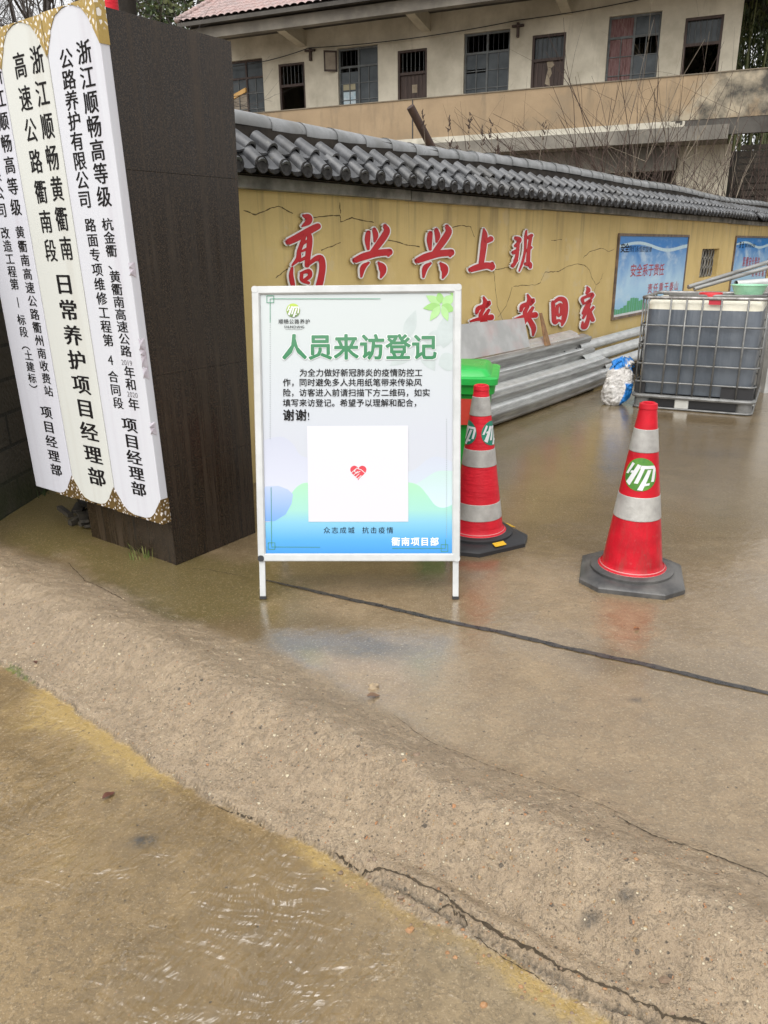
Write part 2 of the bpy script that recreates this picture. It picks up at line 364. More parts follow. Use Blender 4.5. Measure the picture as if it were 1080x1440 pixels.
# the film of rain water lying over it: its own smooth, rippled surface
wvn = t.n.new('ShaderNodeTexNoise'); wvn.inputs['Scale'].default_value = 3.0; t.lk(t.obj, wvn.inputs['Vector'])
va = t.n.new('ShaderNodeVectorMath'); va.operation = 'MULTIPLY_ADD'; t.lk(wvn.outputs['Color'], va.inputs[0]); va.inputs[1].default_value = (.22, .22, 0); t.lk(t.obj, va.inputs[2]); wv = va.outputs[0]
ra = t.noise(1, 1, .5, t.aniso((10, 42, 1), -62, wv)); rb = t.noise(1, 1, .5, t.aniso((9, 34, 1), 12, wv))
rip = mul(add(t.ramp(ra, .36, .64), mul(t.ramp(rb, .40, .64), .7)), mul(A_('ripple'), t.ramp(t.noise(3.2, 3, .6), .36, .54)))
gen = mul(t.noise(1, 3, .55, t.aniso((9, 24, 1), -35)), .35)
cn = t.bump(add(mul(rip, 1.0), mul(gen, add(mul(film, .8), mul(wet, .12)))), 1.0, .018)
rough_h = add(nC, add(mul(nD, .5), mul(nF, .6)))
cn = t.bump(mul(rough_h, t.math('SUBTRACT', 1.0, mul(road, .93))), t.mixf(hump, t.mixf(wet, .34, .07), .9), .012, cn)
t.lk(cn, t.b.inputs['Coat Normal']); t.setin(t.b.inputs['Coat IOR'], t.mixf(road, 1.8, 1.65)); t.setin(t.b.inputs['Coat Roughness'], t.mixf(road, t.mixf(wet, .12, .03), .05))
cw = t.mixf(hump, add(mul(wet, .45), .55), .42); cw = t.mixf(road, cw, film); t.lk(cw, t.b.inputs['Coat Weight'])
me.materials.append(t.out(col, ro, nrm, 0, .5))
def gz(x, y):
    return float(ground_height(np.array([[x]]), np.array([[y]]))[0][0, 0])
# dark filled joint across the yard
mb = MB(); A = np.array([-.63, 3.56]); B = np.array([6.0, .02]); n = 260
for i in range(n):
    for s in (-1, 1): pass
jp = []
for i in range(n+1):
    p = A+(B-A)*i/n; q = np.array([.47, .88]); w = (.012+.002*math.sin(i*1.7)+.004*rnd.random())*(min(1, .25+i/14))
    wv = .0025*math.sin(i*.31)+.0015*math.sin(i*.9)
    for s in (-1, 1):
        x, y = p+q*(s*w+wv); jp.append((x, y, gz(x, y)+.0035))
mb.add(jp, [(2*i, 2*i+2, 2*i+3, 2*i+1) for i in range(n)])
j = mb.build('expansion_joint', M('joint_filler', (.022, .022, .024), (.06, .055, .05), 40, .3, .6, 120, .004), smooth=True); tag(j, kind='structure')
def crack_line(name, px, w, mat, z0=0.0, lift=.003):
    pts = []
    for (u0, v0), (u1, v1) in zip(px[:-1], px[1:]):
        for k in range(18): q = k/18; pts.append(G(u0+(u1-u0)*q, v0+(v1-v0)*q, z0))
    pts = np.array(pts)[:, :2]; n = len(pts); off = 0; vs = []
    for i in range(n):
        d = pts[min(i+1, n-1)]-pts[max(i-1, 0)]; d = d/np.linalg.norm(d); nn = np.array([-d[1], d[0]]); off = .85*off+rnd.gauss(0, .0013); ww = w*.55*(.25+1.1*rnd.random())*min(1, .15+i/6, .15+(n-1-i)/6)
        for s_ in (-1, 1): x, y = pts[i]+nn*(off+s_*ww/2); vs.append((x, y, gz(x, y)+lift))
    mb = MB(); mb.add(vs, [(2*i, 2*i+2, 2*i+3, 2*i+1) for i in range(n-1)]); o = mb.build(name, mat, smooth=True); tag(o, kind='structure')
mcr = M('crack_dirt', (.040, .031, .021), (.075, .058, .04), 60, .9, spec=.1)
crack_line('ground_crack', [(470, 1183), (505, 1203), (540, 1212), (615, 1250), (665, 1280), (740, 1320), (790, 1350), (860, 1385), (920, 1410), (985, 1440), (1060, 1475)], .010, mcr, -.06, .004)
crack_line('ground_crack', [(545, 997), (605, 1042), (680, 1072), (755, 1100), (830, 1128), (885, 1150)], .004, mcr)
crack_line('ground_crack', [(860, 1147), (925, 1180), (965, 1192), (1015, 1212), (1065, 1230), (1120, 1255)], .009, mcr)
crack_line('ground_crack', [(600, 1275), (628, 1277), (645, 1285), (672, 1308), (720, 1340), (790, 1380)], .006, mcr, -.09)
crack_line('ground_crack', [(300, 1118), (345, 1135), (372, 1150)], .008, mcr, -.08); 
crack_line('ground_crack', [(352, 812), (310, 804), (290, 800), (262, 800)], .006, mcr); crack_line('ground_crack', [(95, 788), (120, 815), (150, 832), (180, 850)], .009, mcr)
# loose gravel washed along the gutter crack
mb = MB(); grav = [[], [], []]
def pebble(mb, x, y, r, mi):
    z = gz(x, y); vs = []; fs = []
    a0 = rnd.random()*6; sx = r*(.8+.6*rnd.random()); sy = r*(.7+.4*rnd.random()); sz = r*(.5+.3*rnd.random())
    for i, ph in enumerate((-.9, -.2, .5, 1.1)):
        for k in range(7):
            a = a0+k*.898; q = 1+.55*(rnd.random()-.5)
            vs.append((x+sx*math.cos(ph)*math.cos(a)*q, y+sy*math.cos(ph)*math.sin(a)*q, z+sz*.12+sz*math.sin(ph)*q))
    for i in range(3):
        for k in range(7): fs.append((i*7+k, i*7+(k+1) % 7, i*7+7+(k+1) % 7, i*7+7+k))
    fs.append(tuple(range(21, 28))); mb.add(vs, fs, mi)
for k in range(330):
    i = rnd.randrange(len(CRACK)-1); tt = rnd.random(); a, b = CRACK[i], CRACK[i+1]
    if i == len(CRACK)-2: tt *= .25
    x = a[0]+(b[0]-a[0])*tt; y = a[1]+(b[1]-a[1])*tt; o = rnd.gauss(-.03, .035) if rnd.random() < .6 else rnd.uniform(0, .55)
    pebble(mb, x+.64*o, y+.77*o, rnd.uniform(.0015, .0050) if rnd.random() < .95 else rnd.uniform(.006, .010), rnd.randrange(3))
for u, v, r in ((478, 1198, .009), (682, 1378, .010), (735, 1352, .007), (828, 1377, .008), (648, 1195, .009), (525, 975, .018), (48, 922, .010), (937, 1373, .014), (735, 1296, .006), (890, 1245, .006)):
    p = G(u, v, -.04); pebble(mb, p[0], p[1], r, rnd.randrange(3))
g = mb.build('gravel', [M('orange_pebble', (.36, .19, .08), (.24, .13, .065), 60, .5), M('tan_pebble', (.36, .27, .165), (.24, .18, .115), 60, .5), M('brown_pebble', (.16, .115, .075), (.22, .15, .10), 60, .5)], smooth=True, angle=35)
tag(g, kind='stuff')

for lab, u, v, z0, L, a, m_ in (('small orange brown fallen leaf on the wet yard in front of the lone cone', 895, 886, 0, .030, .4, (.22, .09, .03)), ('dark red fallen leaf lying in the rippled water near the left edge', 152, 1113, -.1, .045, .9, (.10, .035, .02)), ('reddish brown leaf at the road edge beside the moss strip', 48, 922, -.05, .035, 2.2, (.09, .035, .02)), ('flat brown leaf scrap behind the crest of the concrete lip', 525, 976, 0, .050, .2, (.14, .08, .045))):
    q = G(u, v, z0); mb = MB(); c_, s_ = math.cos(a), math.sin(a); zb = gz(q[0], q[1])+.004; vs = []
    for k in range(7):
        t_ = k/6; w = L*.28*math.sin(math.pi*min(1, t_*.92+.06)); x = L*(t_-.5); h_ = .004*math.sin(t_*5)+.002
        vs += [(q[0]+x*c_-w*s_, q[1]+x*s_+w*c_, zb+h_+.004), (q[0]+x*c_, q[1]+x*s_, zb+h_), (q[0]+x*c_+w*s_, q[1]+x*s_-w*c_, zb+h_+.003)]
    mb.add(vs, [f for k in range(6) for f in ((3*k, 3*k+1, 3*k+4, 3*k+3), (3*k+1, 3*k+2, 3*k+5, 3*k+4))])
    o = mb.build('fallen_leaf', flat('leaf_litter', m_, .5), base=(q[0], q[1], zb), smooth=True); tag(o, lab, 'leaf', 'fallen leaves')

# ================================================================ STONE GATE PILLAR
t = NT('brown_granite')
n = t.noise(160, 3, .7); st = t.noise(1, 6, .65, t.mapping((22, 22, .55))); lg = t.noise(1.1, 4)
zz = t.sep()[2]
c = t.mix(t.ramp(n, .46, .64), (.011, .0072, .0044), (.052, .035, .021))
c = t.mix(t.math('MULTIPLY', t.ramp(st, .5, .72), t.ramp(lg, .38, .6)), c, (.066, .046, .030))
c = t.mix(t.math('MULTIPLY', t.ramp(t.noise(1, 4, .6, t.mapping((34, 34, .8), loc=(5, 2, 0))), .56, .62), t.ramp(zz, 1.3, .0)), c, (.009, .008, .007))
MAT['granite'] = t.out(c, t.ramp(st, .3, .7, .14, .38), t.bump(n, .04, .001), 0, .38)
pil = thing('gate_pillar', 'tall dark brown granite gate pillar carrying the three white name boards', 'pillar', (PF[0], PF[1], 0))
PILF = Frame(PF, PR, ZUP)   # right-hand face: x runs back, n to the right of it
PW, PD, PH = 1.22, .60, 2.585
joints = (0, .545, 1.02, 1.955, PH)
for i in range(4):      # polished slabs of the right face, hairline joints between them
    mb = MB(); mb.fbox(PILF, 0, PD, joints[i]+(.0 if i == 0 else .0006), joints[i+1]-.0006, -.025, 0)
    mb.build('stone_slab', MAT['granite'], pil, bevel=.0008)
mb = MB(); mb.box(PF - PILF.n*.027 + ZUP*.24 + PR*.03, PL*(PW-.03), PR*(PD-.04), ZUP*(PH-.245)); mb.build('shaft', MAT['granite'], pil)
mb = MB(); mb.box(PF - PILF.n*.027 + PR*.004, PL*.74, PR*.10, ZUP*.238); mb.box(PF - PILF.n*.027 + PR*.11 - ZUP*.05, PL*.72, PR*.45, ZUP*.28); mb.build('plinth', MAT['granite'], pil)
mb = MB(); mb.box(PF - PILF.n*.027 + PR*.004 + ZUP*.242, PL*(PW-.027), PR*.024, ZUP*(PH-.245)); mb.build('front_cladding', MAT['granite'], pil)
mb = MB()
mb.box(PF + PL*.80 + PR*.36, PL*.42, PR*.2, ZUP*.24)
for k in range(30):
    p = PF + PL*rnd.uniform(.72, 1.2) + PR*rnd.uniform(.03, .35); a = rnd.random()*3
    e1 = np.array([math.cos(a), math.sin(a), .2])*rnd.uniform(.04, .13); e2 = np.array([-math.sin(a), math.cos(a), .1])*rnd.uniform(.02, .07)
    mb.box(p + ZUP*rnd.uniform(0, .05), e1, e2, ZUP*rnd.uniform(.01, .03))
for ch in pil.children:      # the shaft widens a little towards the top
    for v_ in ch.data.vertices:
        p_ = np.array(v_.co)+BASE[pil.name]-PF; k_ = float(p_@PR); v_.co = Vector(np.array(v_.co)+PR*((-.05+.125*k_/PD)*p_[2]/PH))
o = mb.build('stone_rubble', M('dark_rubble', (.022, .019, .015), (.05, .042, .03), 20, .6, .5), base=tuple(PF+PL*.95)); tag(o, 'dark broken stone rubble in the hollow under the leftmost board', 'rubble', kind='stuff')

# ---------------------------------------------------------------- three name boards
def px_run(F, c, p0, p1): return F.px(*p0, c), F.px(*p1, c)
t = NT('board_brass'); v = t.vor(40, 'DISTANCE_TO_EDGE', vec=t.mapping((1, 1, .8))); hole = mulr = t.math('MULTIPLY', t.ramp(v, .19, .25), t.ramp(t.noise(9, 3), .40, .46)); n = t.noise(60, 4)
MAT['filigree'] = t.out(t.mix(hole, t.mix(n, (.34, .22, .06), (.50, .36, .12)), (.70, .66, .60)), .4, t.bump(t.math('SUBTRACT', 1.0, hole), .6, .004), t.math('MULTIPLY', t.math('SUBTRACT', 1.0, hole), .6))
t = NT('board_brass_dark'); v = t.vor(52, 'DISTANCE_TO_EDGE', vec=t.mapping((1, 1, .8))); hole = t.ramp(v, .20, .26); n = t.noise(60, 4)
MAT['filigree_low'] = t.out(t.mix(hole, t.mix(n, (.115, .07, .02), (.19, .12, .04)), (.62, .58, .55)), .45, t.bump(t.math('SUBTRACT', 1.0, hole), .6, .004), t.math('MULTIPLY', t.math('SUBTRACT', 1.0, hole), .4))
def board_white(name, a, b):
    t = NT(name); st = t.noise(1, 5, .6, t.mapping((9, 9, .35)))
    return t.out(t.mix(t.ramp(st, .5, .78), a, b), .42, t.bump(t.noise(4, 2), .08, .01), 0, .35)
BW = [board_white('board_white_lilac', (.58, .585, .635), (.50, .485, .53)), board_white('board_white_cream', (.58, .59, .555), (.50, .49, .445)), board_white('board_white', (.58, .59, .63), (.50, .485, .53))]
c0, c1 = .006, .055
def shear(F, k):    # the boards hang slightly out of plumb
    return Frame(F.o - F.x*k*1.4, F.x, F.y + F.x*k)
SG = Frame(SIGN.o, SIGN.x, ZUP - PR*(.05/2.585))
def name_board(label, a0, a1, zb, zt, white, corners):
    r = thing('name_board', label, 'sign board', tuple(SG((a0+a1)/2, zb)), 'vertical name boards on the gate pillar')
    mb = MB(); mb.fbox(SG, a0, a1, zb, zt, c0, c1); mb.build('panel', white, r, bevel=.004)
    w = a1-a0
    for (side, top) in corners:
        hh = .165 if top else .130
        x0 = a0-.001 if side < 0 else a1+.001; s = 1 if side < 0 else -1
        curve = [(.465, 0), (.40, .02), (.335, .075), (.25, .14), (.19, .28), (.135, .42), (.11, .56), (.065, .72), (.035, .85), (.0, 1.0)]
        z0 = zt+.002 if top else zb-.002; dz = -hh if top else hh
        poly = [(x0, z0)] + [(x0+s*w*cx, z0+dz*cy) for cx, cy in curve]
        if (s*dz) < 0: poly = poly[::-1]
        mb = MB(); mb.prism(SG, poly, c1+.0005, c1+.004)
        if side > 0 and a1 > -.02 and top: mb.fbox(SG, a1+.0005, a1+.003, zt-.165, zt+.002, c0, c1+.004)
        if side > 0 and a1 > -.02 and not top: mb.fbox(SG, a1+.0005, a1+.003, zb-.002, zb+.13, c0, c1+.004)
        mb.fbox(SG, min(x0, x0+s*w*.47), max(x0, x0+s*w*.47), z0 if top else z0-.003, z0+.003 if top else z0, c0, c1+.004)
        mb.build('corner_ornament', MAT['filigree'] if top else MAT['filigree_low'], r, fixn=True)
    return r
CT = c1+.0012
SONG = dict(shifts=(-.024, -.012, 0, .012, .024), off=.010); SONGB = dict(shifts=(-.038, -.019, 0, .019, .038), off=.012)
def letters(r, rows):
    for text, p0, p1, em, wd, st in rows:      # em: height, wd: width of a character in metres
        mb = MB(); a, b = px_run(SG, CT, p0, p1); write_run(mb, SG, text, a, b, em, CT, **T(st, sx=wd/em)); mb.build('lettering', MAT['ink'], r)
def T(d, **k): e = dict(d); e.update(k); return e
ZB, ZT = .262, 2.605
def T(d, **k): e = dict(d); e.update(k); return e
r3 = name_board('white vertical name board nearest the dark pillar face with brass corners and peeling right edge', -.378, .010, ZB, ZT, BW[2], ((-1, 1), (1, 1), (-1, 0), (1, 0)))
letters(r3, [('浙江顺畅高等级', (118, 74), (146, 277), .094, .108, SONG), ('公路养护有限公司', (93, 83), (119, 281), .083, .102, SONG),
             ('杭金衢、黄衢南高速公路', (151, 316), (177, 494), .058, .088, SONG), ('年和', (182, 524), (184, 541), .064, .088, SONG), ('年', (188, 569), (188, 569), .066, .09, SONG),
             ('路面专项维修工程第', (127, 317), (152, 479), .064, .088, SONG), ('4', (155, 506), (155, 506), .07, .09, dict(shifts=(0, .01))), ('合同段', (159, 530), (166, 567), .062, .088, SONG),
             ('项目经理部', (182, 598), (195, 688), .080, .128, SONGB)])
for txt, p in (('2019', (178, 510)), ('2020', (186, 555))):
    mb = MB(); a, b = SG.px(*p, CT); write(mb, SG, txt, a, b, .038, CT, sx=1.15); mb.build('year_number', flat('grey_ink', (.16, .15, .16), .5), r3)
mt_ = M('torn_film', (.58, .55, .60), (.40, .34, .39), 30, .3)
for z, n_ in ((1.50, 2), (1.02, 4), (.74, 2)):      # film peeling off the board's right edge
    mb = MB(); top = z
    for k in range(n_):
        hgt = rnd.uniform(.03, .07); w = rnd.uniform(.003, .010); z0 = top-.01
        mb.add([SG(.0115, z0, c1-.03), SG(.010-w*.5, z0+.01, c1+.002+w*.3), SG(.0125+w*.5, z0+hgt*.5, c1+.004), SG(.010-w*.4, z0+hgt, c1+.003), SG(.0115, z0+hgt, c1-.03)], [(0, 1, 2), (0, 2, 4), (2, 3, 4)]); top = z0+hgt
    mb.build('peeling_film', mt_, r3)
r2 = name_board('cream white vertical name board in the middle of the three on the pillar', -.772, -.384, ZB+.005, ZT-.004, BW[1], ((-1, 1), (1, 1), (-1, 0), (1, 0)))
letters(r2, [('浙江顺畅黄衢南', (52, 85), (93, 350), .118, .106, SONG), ('高速公路衢南段', (28, 93), (71, 353), .114, .106, SONG), ('日常养护项目经理部', (90, 400), (136, 671), .108, .165, SONGB)])
r1 = name_board('lilac white vertical name board farthest left, cut by the picture edge', -1.185, -.778, ZB, ZT, BW[0], ((1, 1), (-1, 1), (1, 0)))
letters(r1, [('浙江顺畅高等级', (-5, 107), (22, 292), .086, .10, SONG), ('公路养护有限公司', (-28, 112), (2, 296), .076, .10, SONG),
             ('黄衢南高速公路衢州南收费站', (28, 327), (68, 550), .063, .088, SONG), ('改造工程第', (7, 328), (20, 400), .063, .088, SONG), ('1', (25, 425), (25, 425), .08, .08, dict(shifts=(0, .01))),
             ('标段', (30, 450), (33, 467), .060, .086, SONG), ('︵', (35, 484), (35, 484), .07, .086, SONG), ('土建标', (40, 500), (45, 532), .060, .086, SONG), ('︶', (48, 549), (48, 549), .07, .086, SONG), ('项目经理部', (65, 580), (79, 661), .074, .118, SONGB)])

# ---------------------------------------------------------------- mossy block wall left of the pillar
t = NT('mossy_blocks')
br = t.n.new('ShaderNodeTexBrick'); br.inputs['Scale'].default_value = 1; br.inputs['Brick Width'].default_value = .42; br.inputs['Row Height'].default_value = .21; br.inputs['Mortar Size'].default_value = .012
m = t.n.new('ShaderNodeMapping'); m.inputs['Rotation'].default_value = (R(90), 0, R(90)); cx = t.n.new('ShaderNodeCombineXYZ'); sp = t.sep()
t.lk(sp[1], cx.inputs[0]); t.lk(sp[2], cx.inputs[1]); t.lk(cx.outputs[0], br.inputs['Vector'])
n1 = t.noise(5, 6); n2 = t.noise(40, 4)
c = t.mix(n1, (.075, .066, .05), (.035, .032, .025)); c = t.mix(br.outputs['Fac'], c, (.02, .02, .016))
c = t.mix(t.math('MULTIPLY', t.ramp(sp[2], .35, .05), t.ramp(n1, .3, .6)), c, (.022, .03, .008))
m_blk = t.out(c, .7, t.bump(t.math('SUBTRACT', n2, t.math('MULTIPLY', br.outputs['Fac'], 1.5)), .7, .012))
mb = MB(); mb.box((-2.70, 3.9, -.05), (.22, 0, 0), (.2, 3.2, 0), (0, 0, 1.95)); o = mb.build('block_wall', m_blk, base=(-2.6, 5, 0))
tag(o, 'dark mossy block wall at the far left behind the name boards', 'wall')
def tuft(name, label, cat, pos, n, h, spread, mats, leafw=.004, group=None, lean=.5):
    mb = MB(); pos = np.array(pos, float)
    for k in range(n):
        a = rnd.random()*6.28; L = h*rnd.uniform(.4, 1); dr = np.array([math.cos(a), math.sin(a), 0]); p = pos+dr*rnd.random()*spread*.5; w = np.array([-dr[1], dr[0], 0])*leafw*rnd.uniform(.6, 1.3)
        bend = rnd.uniform(.1, lean)
        q = [p, p+dr*L*bend*.3+ZUP*L*.5, p+dr*L*bend+ZUP*L*(.95-.3*bend)]
        mb.add([q[0]-w, q[0]+w, q[1]+w*.8, q[1]-w*.8, q[2]], [(0, 1, 2, 3), (3, 2, 4)], k % len(mats))
    o = mb.build(name, mats, base=tuple(pos)); return tag(o, label, cat, group)
MG = [flat('weed_green', (.10, .14, .03), .6), flat('weed_pale', (.20, .20, .07), .6)]
p = G(203, 778); tuft('weed', 'small green weed at the foot of the pillar plinth', 'weed', (p[0], p[1], gz(p[0], p[1])), 60, .075, .22, MG)
p = G(60, 692); tuft('weed', 'dark grass tuft below the block wall at the left edge', 'weed', (p[0], p[1], gz(p[0], p[1])), 70, .09, .3, [flat('weed_dark', (.03, .05, .012), .6)])
# moss as little pads
# ================================================================ YELLOW TILED GARDEN WALL
W0, W1 = -4.55, 16.0
t = NT('yellow_plaster')
n1 = t.noise(1.3, 7, .62); n2 = t.noise(1, 6, .65, t.mapping((5, 5, .5))); n3 = t.noise(55, 4); zz = t.sep()[2]
c = t.mix(t.ramp(n1, .35, .66), (.64, .482, .200), (.54, .395, .155))
c = t.mix(t.ramp(n2, .55, .8, 0, .6), c, (.44, .315, .13))
c = t.mix(t.ramp(t.noise(3.3, 5, .6, t.mapping(loc=(2, 8, 1))), .58, .68, 0, .5), c, (.62, .48, .24))
c = t.mix(t.math('MULTIPLY', t.ramp(zz, .5, .0), t.ramp(n1, .35, .6)), c, (.13, .10, .05))
drip = t.math('MULTIPLY', t.ramp(zz, 1.35, 1.98), t.ramp(t.noise(1, 6, .7, t.mapping((7, 7, .35), loc=(4, 4, 0))), .50, .64)); c = t.mix(t.math('MULTIPLY', drip, .6), c, (.24, .18, .09))
patch = t.ramp(t.noise(1.9, 8, .7, t.mapping(loc=(9, 1, 4))), .60, .615); c = t.mix(t.math('MULTIPLY', patch, .45), c, (.56, .45, .26)); c = t.mix(t.ramp(t.noise(30, 6, .75), .64, .72, 0, .4), c, (.30, .22, .09))
MAT['plaster'] = t.out(c, .75, t.bump(t.math('ADD', n3, t.math('MULTIPLY', n1, 1.5)), .3, .006))
MAT['coping'] = M('weathered_cement', (.33, .315, .28), (.12, .115, .10), 5, .7, .5, 50, .006, c3=(.08, .078, .07))
t = NT('grey_glazed_tile')
n1 = t.noise(9, 5); n2 = t.noise(2.1, 5); 
c = t.mix(t.ramp(n1, .35, .7), (.052, .054, .058), (.115, .118, .124)); c = t.mix(t.ramp(n2, .52, .68, 0, .8), c, (.036, .034, .030)); c = t.mix(t.ramp(t.noise(26, 5, .7), .60, .68, 0, .5), c, (.17, .165, .15))
MAT['tile'] = t.out(c, t.ramp(n1, .3, .7, .28, .45), t.bump(t.noise(60, 3), .2, .003), 0, .5)
MAT['ridge'] = M('pale_ridge_tile', (.25, .255, .26), (.15, .155, .155), 7, .32, .15, 50, .002, c3=(.15, .15, .145))
MAT['dark_cement'] = M('dark_brown_cement', (.026, .021, .016), (.011, .009, .0075), 7, .8, .5, 40, .006, spec=.2)
wall = thing('garden_wall', 'yellow plastered boundary wall capped with grey tiles behind the cones', 'wall', tuple(WALL((W0+W1)/2, 0)))
V0, V1, VB, VT = 6.85, 7.95, 1.06, 1.545
mb = MB()
mb.fbox(WALL, W0, V0, -.05, 1.985, -.24, 0); mb.fbox(WALL, V1, W1, -.05, 1.985, -.24, 0)
mb.fbox(WALL, V0, V1, -.05, VB, -.24, 0); mb.fbox(WALL, V0, V1, VT, 1.985, -.24, 0)
mb.build('wall_body', MAT['plaster'], wall)
mb = MB(); mb.fbox(WALL, V0-.02, V1+.02, VB-.02, VT+.02, -.26, -.20); mb.build('vent_backing', MAT['dark_cement'], wall)  # dark panel stands in for the unlit space behind the lattice
mb = MB()
for i in range(6):
    for k in range(3):
        ca = V0+.11+i*.18; cb = VB+.09+k*.155
        pts = [WALL(ca+.075*math.cos(q)*(1), cb+.085*math.sin(q), -.09) for q in np.linspace(0, 2*math.pi, 13)[:-1]]
        mb.tube(pts, .014, 5, closed=True)
mb.build('vent_lattice', MAT['coping'], wall, smooth=True)
mb = MB(); brk = [W0, -2.02, .4, 3.0, 5.6, 8.3, 11, 13.6, W1]
for a, b in zip(brk[:-1], brk[1:]):
    e = rnd.uniform(-.008, .008); mb.fbox(WALL, a+.005, b-.005, 1.985+e, 2.062+e, -.30, .075)
mb.build('coping', MAT['coping'], wall, bevel=.006)
mb = MB()   # mortar bed under the tiles and the ridge
mb.prism(Frame(WALL.o, -WALL.n, ZUP), [(-.14, 2.062), (.36, 2.062), (.22, 2.27), (.15, 2.40), (-.01, 2.40), (-.055, 2.225)], -W0*-1 if 0 else W0, W1)
# (frame x points away from the yard, so its normal runs along the wall)
bed = mb.build('tile_bed', MAT['dark_cement'], wall, fixn=True)
PITCH = .2015
mbt = MB(); mbe = MB()
s = W0+.06; kk = 0
EV, TP = np.array([.27, 2.095]), np.array([.04, 2.265])     # eave and top: (out from the wall, height)
while s < W1-.1:
    broke = (abs(s-9.55) < .22)
    for course in (0, 1):
        if course == 0 and broke: continue
        f0, f1 = (-.02, .60) if course == 0 else (.44, 1.0)
        A2 = EV+(TP-EV)*f0; B2 = EV+(TP-EV)*f1
        if course == 1: A2 = A2+np.array([.014, .030]); B2 = B2+np.array([.0, .020])
        jx, jz, jr = rnd.uniform(-.008, .008), rnd.uniform(-.006, .006), rnd.uniform(-.012, .012)
        dr = (B2-A2)/np.linalg.norm(B2-A2); nn = np.array([-dr[1], dr[0]]); nn = nn if nn[1] > 0 else -nn
        prof = []
        # one S-shaped tile: broad barrel, then a shallow pan
        for q in np.linspace(0, math.pi, 9): prof.append((-.046*math.cos(q)-.035, .052*math.sin(q)))
        for q in np.linspace(0, 1, 7)[1:]: prof.append((.011+q*.128, -.016*math.sin(q*math.pi)+.004*q))
        th = .016
        rows = []
        for P2, jj in ((A2, 0), (B2, jr)):
            top = [WALL(s+a+jx+jj, P2[1]+nn[1]*h+jz, P2[0]+nn[0]*h) for a, h in prof]
            bot = [WALL(s+a*.94+jx+jj, P2[1]+nn[1]*(h-th)+jz, P2[0]+nn[0]*(h-th)) for a, h in prof]
            rows.append(top+bot[::-1])
        k = len(rows[0]); half = k//2
        fs = [(j, (j+1) % k, k+(j+1) % k, k+j) for j in range(k)]
        fs += [(j, k-1-j, k-2-j, j+1) for j in range(half-1)] + [(k+j, k+j+1, k+k-2-j, k+k-1-j) for j in range(half-1)]
        mbt.add(rows[0]+rows[1], fs)
        if course == 0:   # round end cap of the barrel
            cc = [WALL(s-.035+jx+.051*math.cos(q), A2[1]+.008+jz+.050*math.sin(q), A2[0]+.006) for q in np.linspace(0, 2*math.pi, 15)[:-1]]
            c2 = [p+WALL.n*.014 for p in cc]; c3 = [WALL(s-.035+jx+.034*math.cos(q), A2[1]+.008+jz+.033*math.sin(q), A2[0]+.014) for q in np.linspace(0, 2*math.pi, 15)[:-1]]
            mbe.add(cc+c2+c3, [tuple(range(28, 42))]+[(i, (i+1) % 14, 14+(i+1) % 14, 14+i) for i in range(14)]+[(14+i, 14+(i+1) % 14, 28+(i+1) % 14, 28+i) for i in range(14)])
            # drip tongue under the pan
            pp = [(.03, .0), (.135, .0), (.118, -.018), (.083, -.028), (.048, -.018)]
            mbe.add([WALL(s+a+jx, A2[1]-.012+h+jz, A2[0]+.004) for a, h in pp]+[WALL(s+a+jx, A2[1]-.012+h+jz, A2[0]-.01) for a, h in pp], [(0, 1, 2, 3, 4)]+[(i, (i+1) % 5, 5+(i+1) % 5, 5+i) for i in range(5)])
    s += PITCH; kk += 1
mbt.build('roof_tiles', MAT['tile'], wall, smooth=True, angle=40, fixn=True)
mbe.build('tile_end_caps', M('dark_tile_end', (.040, .038, .036), (.016, .015, .015), 30, .75, .6, 60, .006, spec=.2), wall, fixn=True)
mb = MB(); s = W0; wob = 0
while s < W1:
    L = .335; wob = .7*wob+rnd.uniform(-.005, .005); sag = .014*math.sin(s*.55)+.012*math.sin(s*1.3+1)
    hump_ = .022 if abs((s-W0) % 3.4) < L else 0
    for (r0, r1, x0, x1) in ((.066, .061, s, s+L*.99), (.0675, .0665, s-.006, s+.012)):
        ring = lambda a, r: [WALL(a, 2.385+sag+wob+r*1.2*math.sin(q), -.07+r*1.5*math.cos(q)) for q in np.linspace(-.25, math.pi+.25, 13)]
        A_, B_ = ring(x0, r0), ring(x1, r1); n = len(A_)
        mb.add(A_+B_, [(i, i+1, n+i+1, n+i) for i in range(n-1)]+([tuple(range(n)), tuple(range(2*n-1, n-1, -1))] if x0 == s else []))
    s += L
mb.build('ridge_capping', MAT['ridge'], wall, smooth=True, angle=50, fixn=True)
# cracks in the plaster
cr = [[(343, 296), (360, 302), (380, 293), (392, 290), (412, 300)], [(440, 306), (458, 304), (478, 303), (479, 312), (495, 306), (510, 310), (526, 313)], [(546, 338), (558, 340), (575, 345), (590, 347)],
      [(452, 352), (465, 347), (479, 341)], [(636, 320), (650, 317), (662, 319), (667, 333)], [(693, 379), (705, 378), (716, 376)], [(722, 403), (735, 401), (752, 401), (760, 397), (766, 383), (776, 382), (785, 382), (795, 376), (812, 371), (822, 373), (829, 380), (832, 390), (838, 401), (843, 397), (848, 384)],
      [(838, 401), (834, 415), (815, 432)], [(820, 363), (829, 354), (845, 349), (856, 354), (864, 350)], [(478, 285), (479, 300)], [(694, 379), (696, 398), (699, 430), (708, 452)], [(720, 404), (712, 430), (700, 446)], [(388, 391), (400, 381), (412, 375)], [(775, 338), (790, 337)]]
mb = MB()
for pl in cr:
    q = []
    for i in range(len(pl)-1):
        a = np.array(pl[i], float); b = np.array(pl[i+1], float)
        for k in range(4): q.append(a+(b-a)*k/4+np.array([rnd.uniform(-.7, .7), rnd.uniform(-.7, .7)])*(k > 0))
    q.append(np.array(pl[-1], float))
    strip(mb, WALL, [WALL.px(*p) for p in q], .0065, .0012, jitter=1.2)
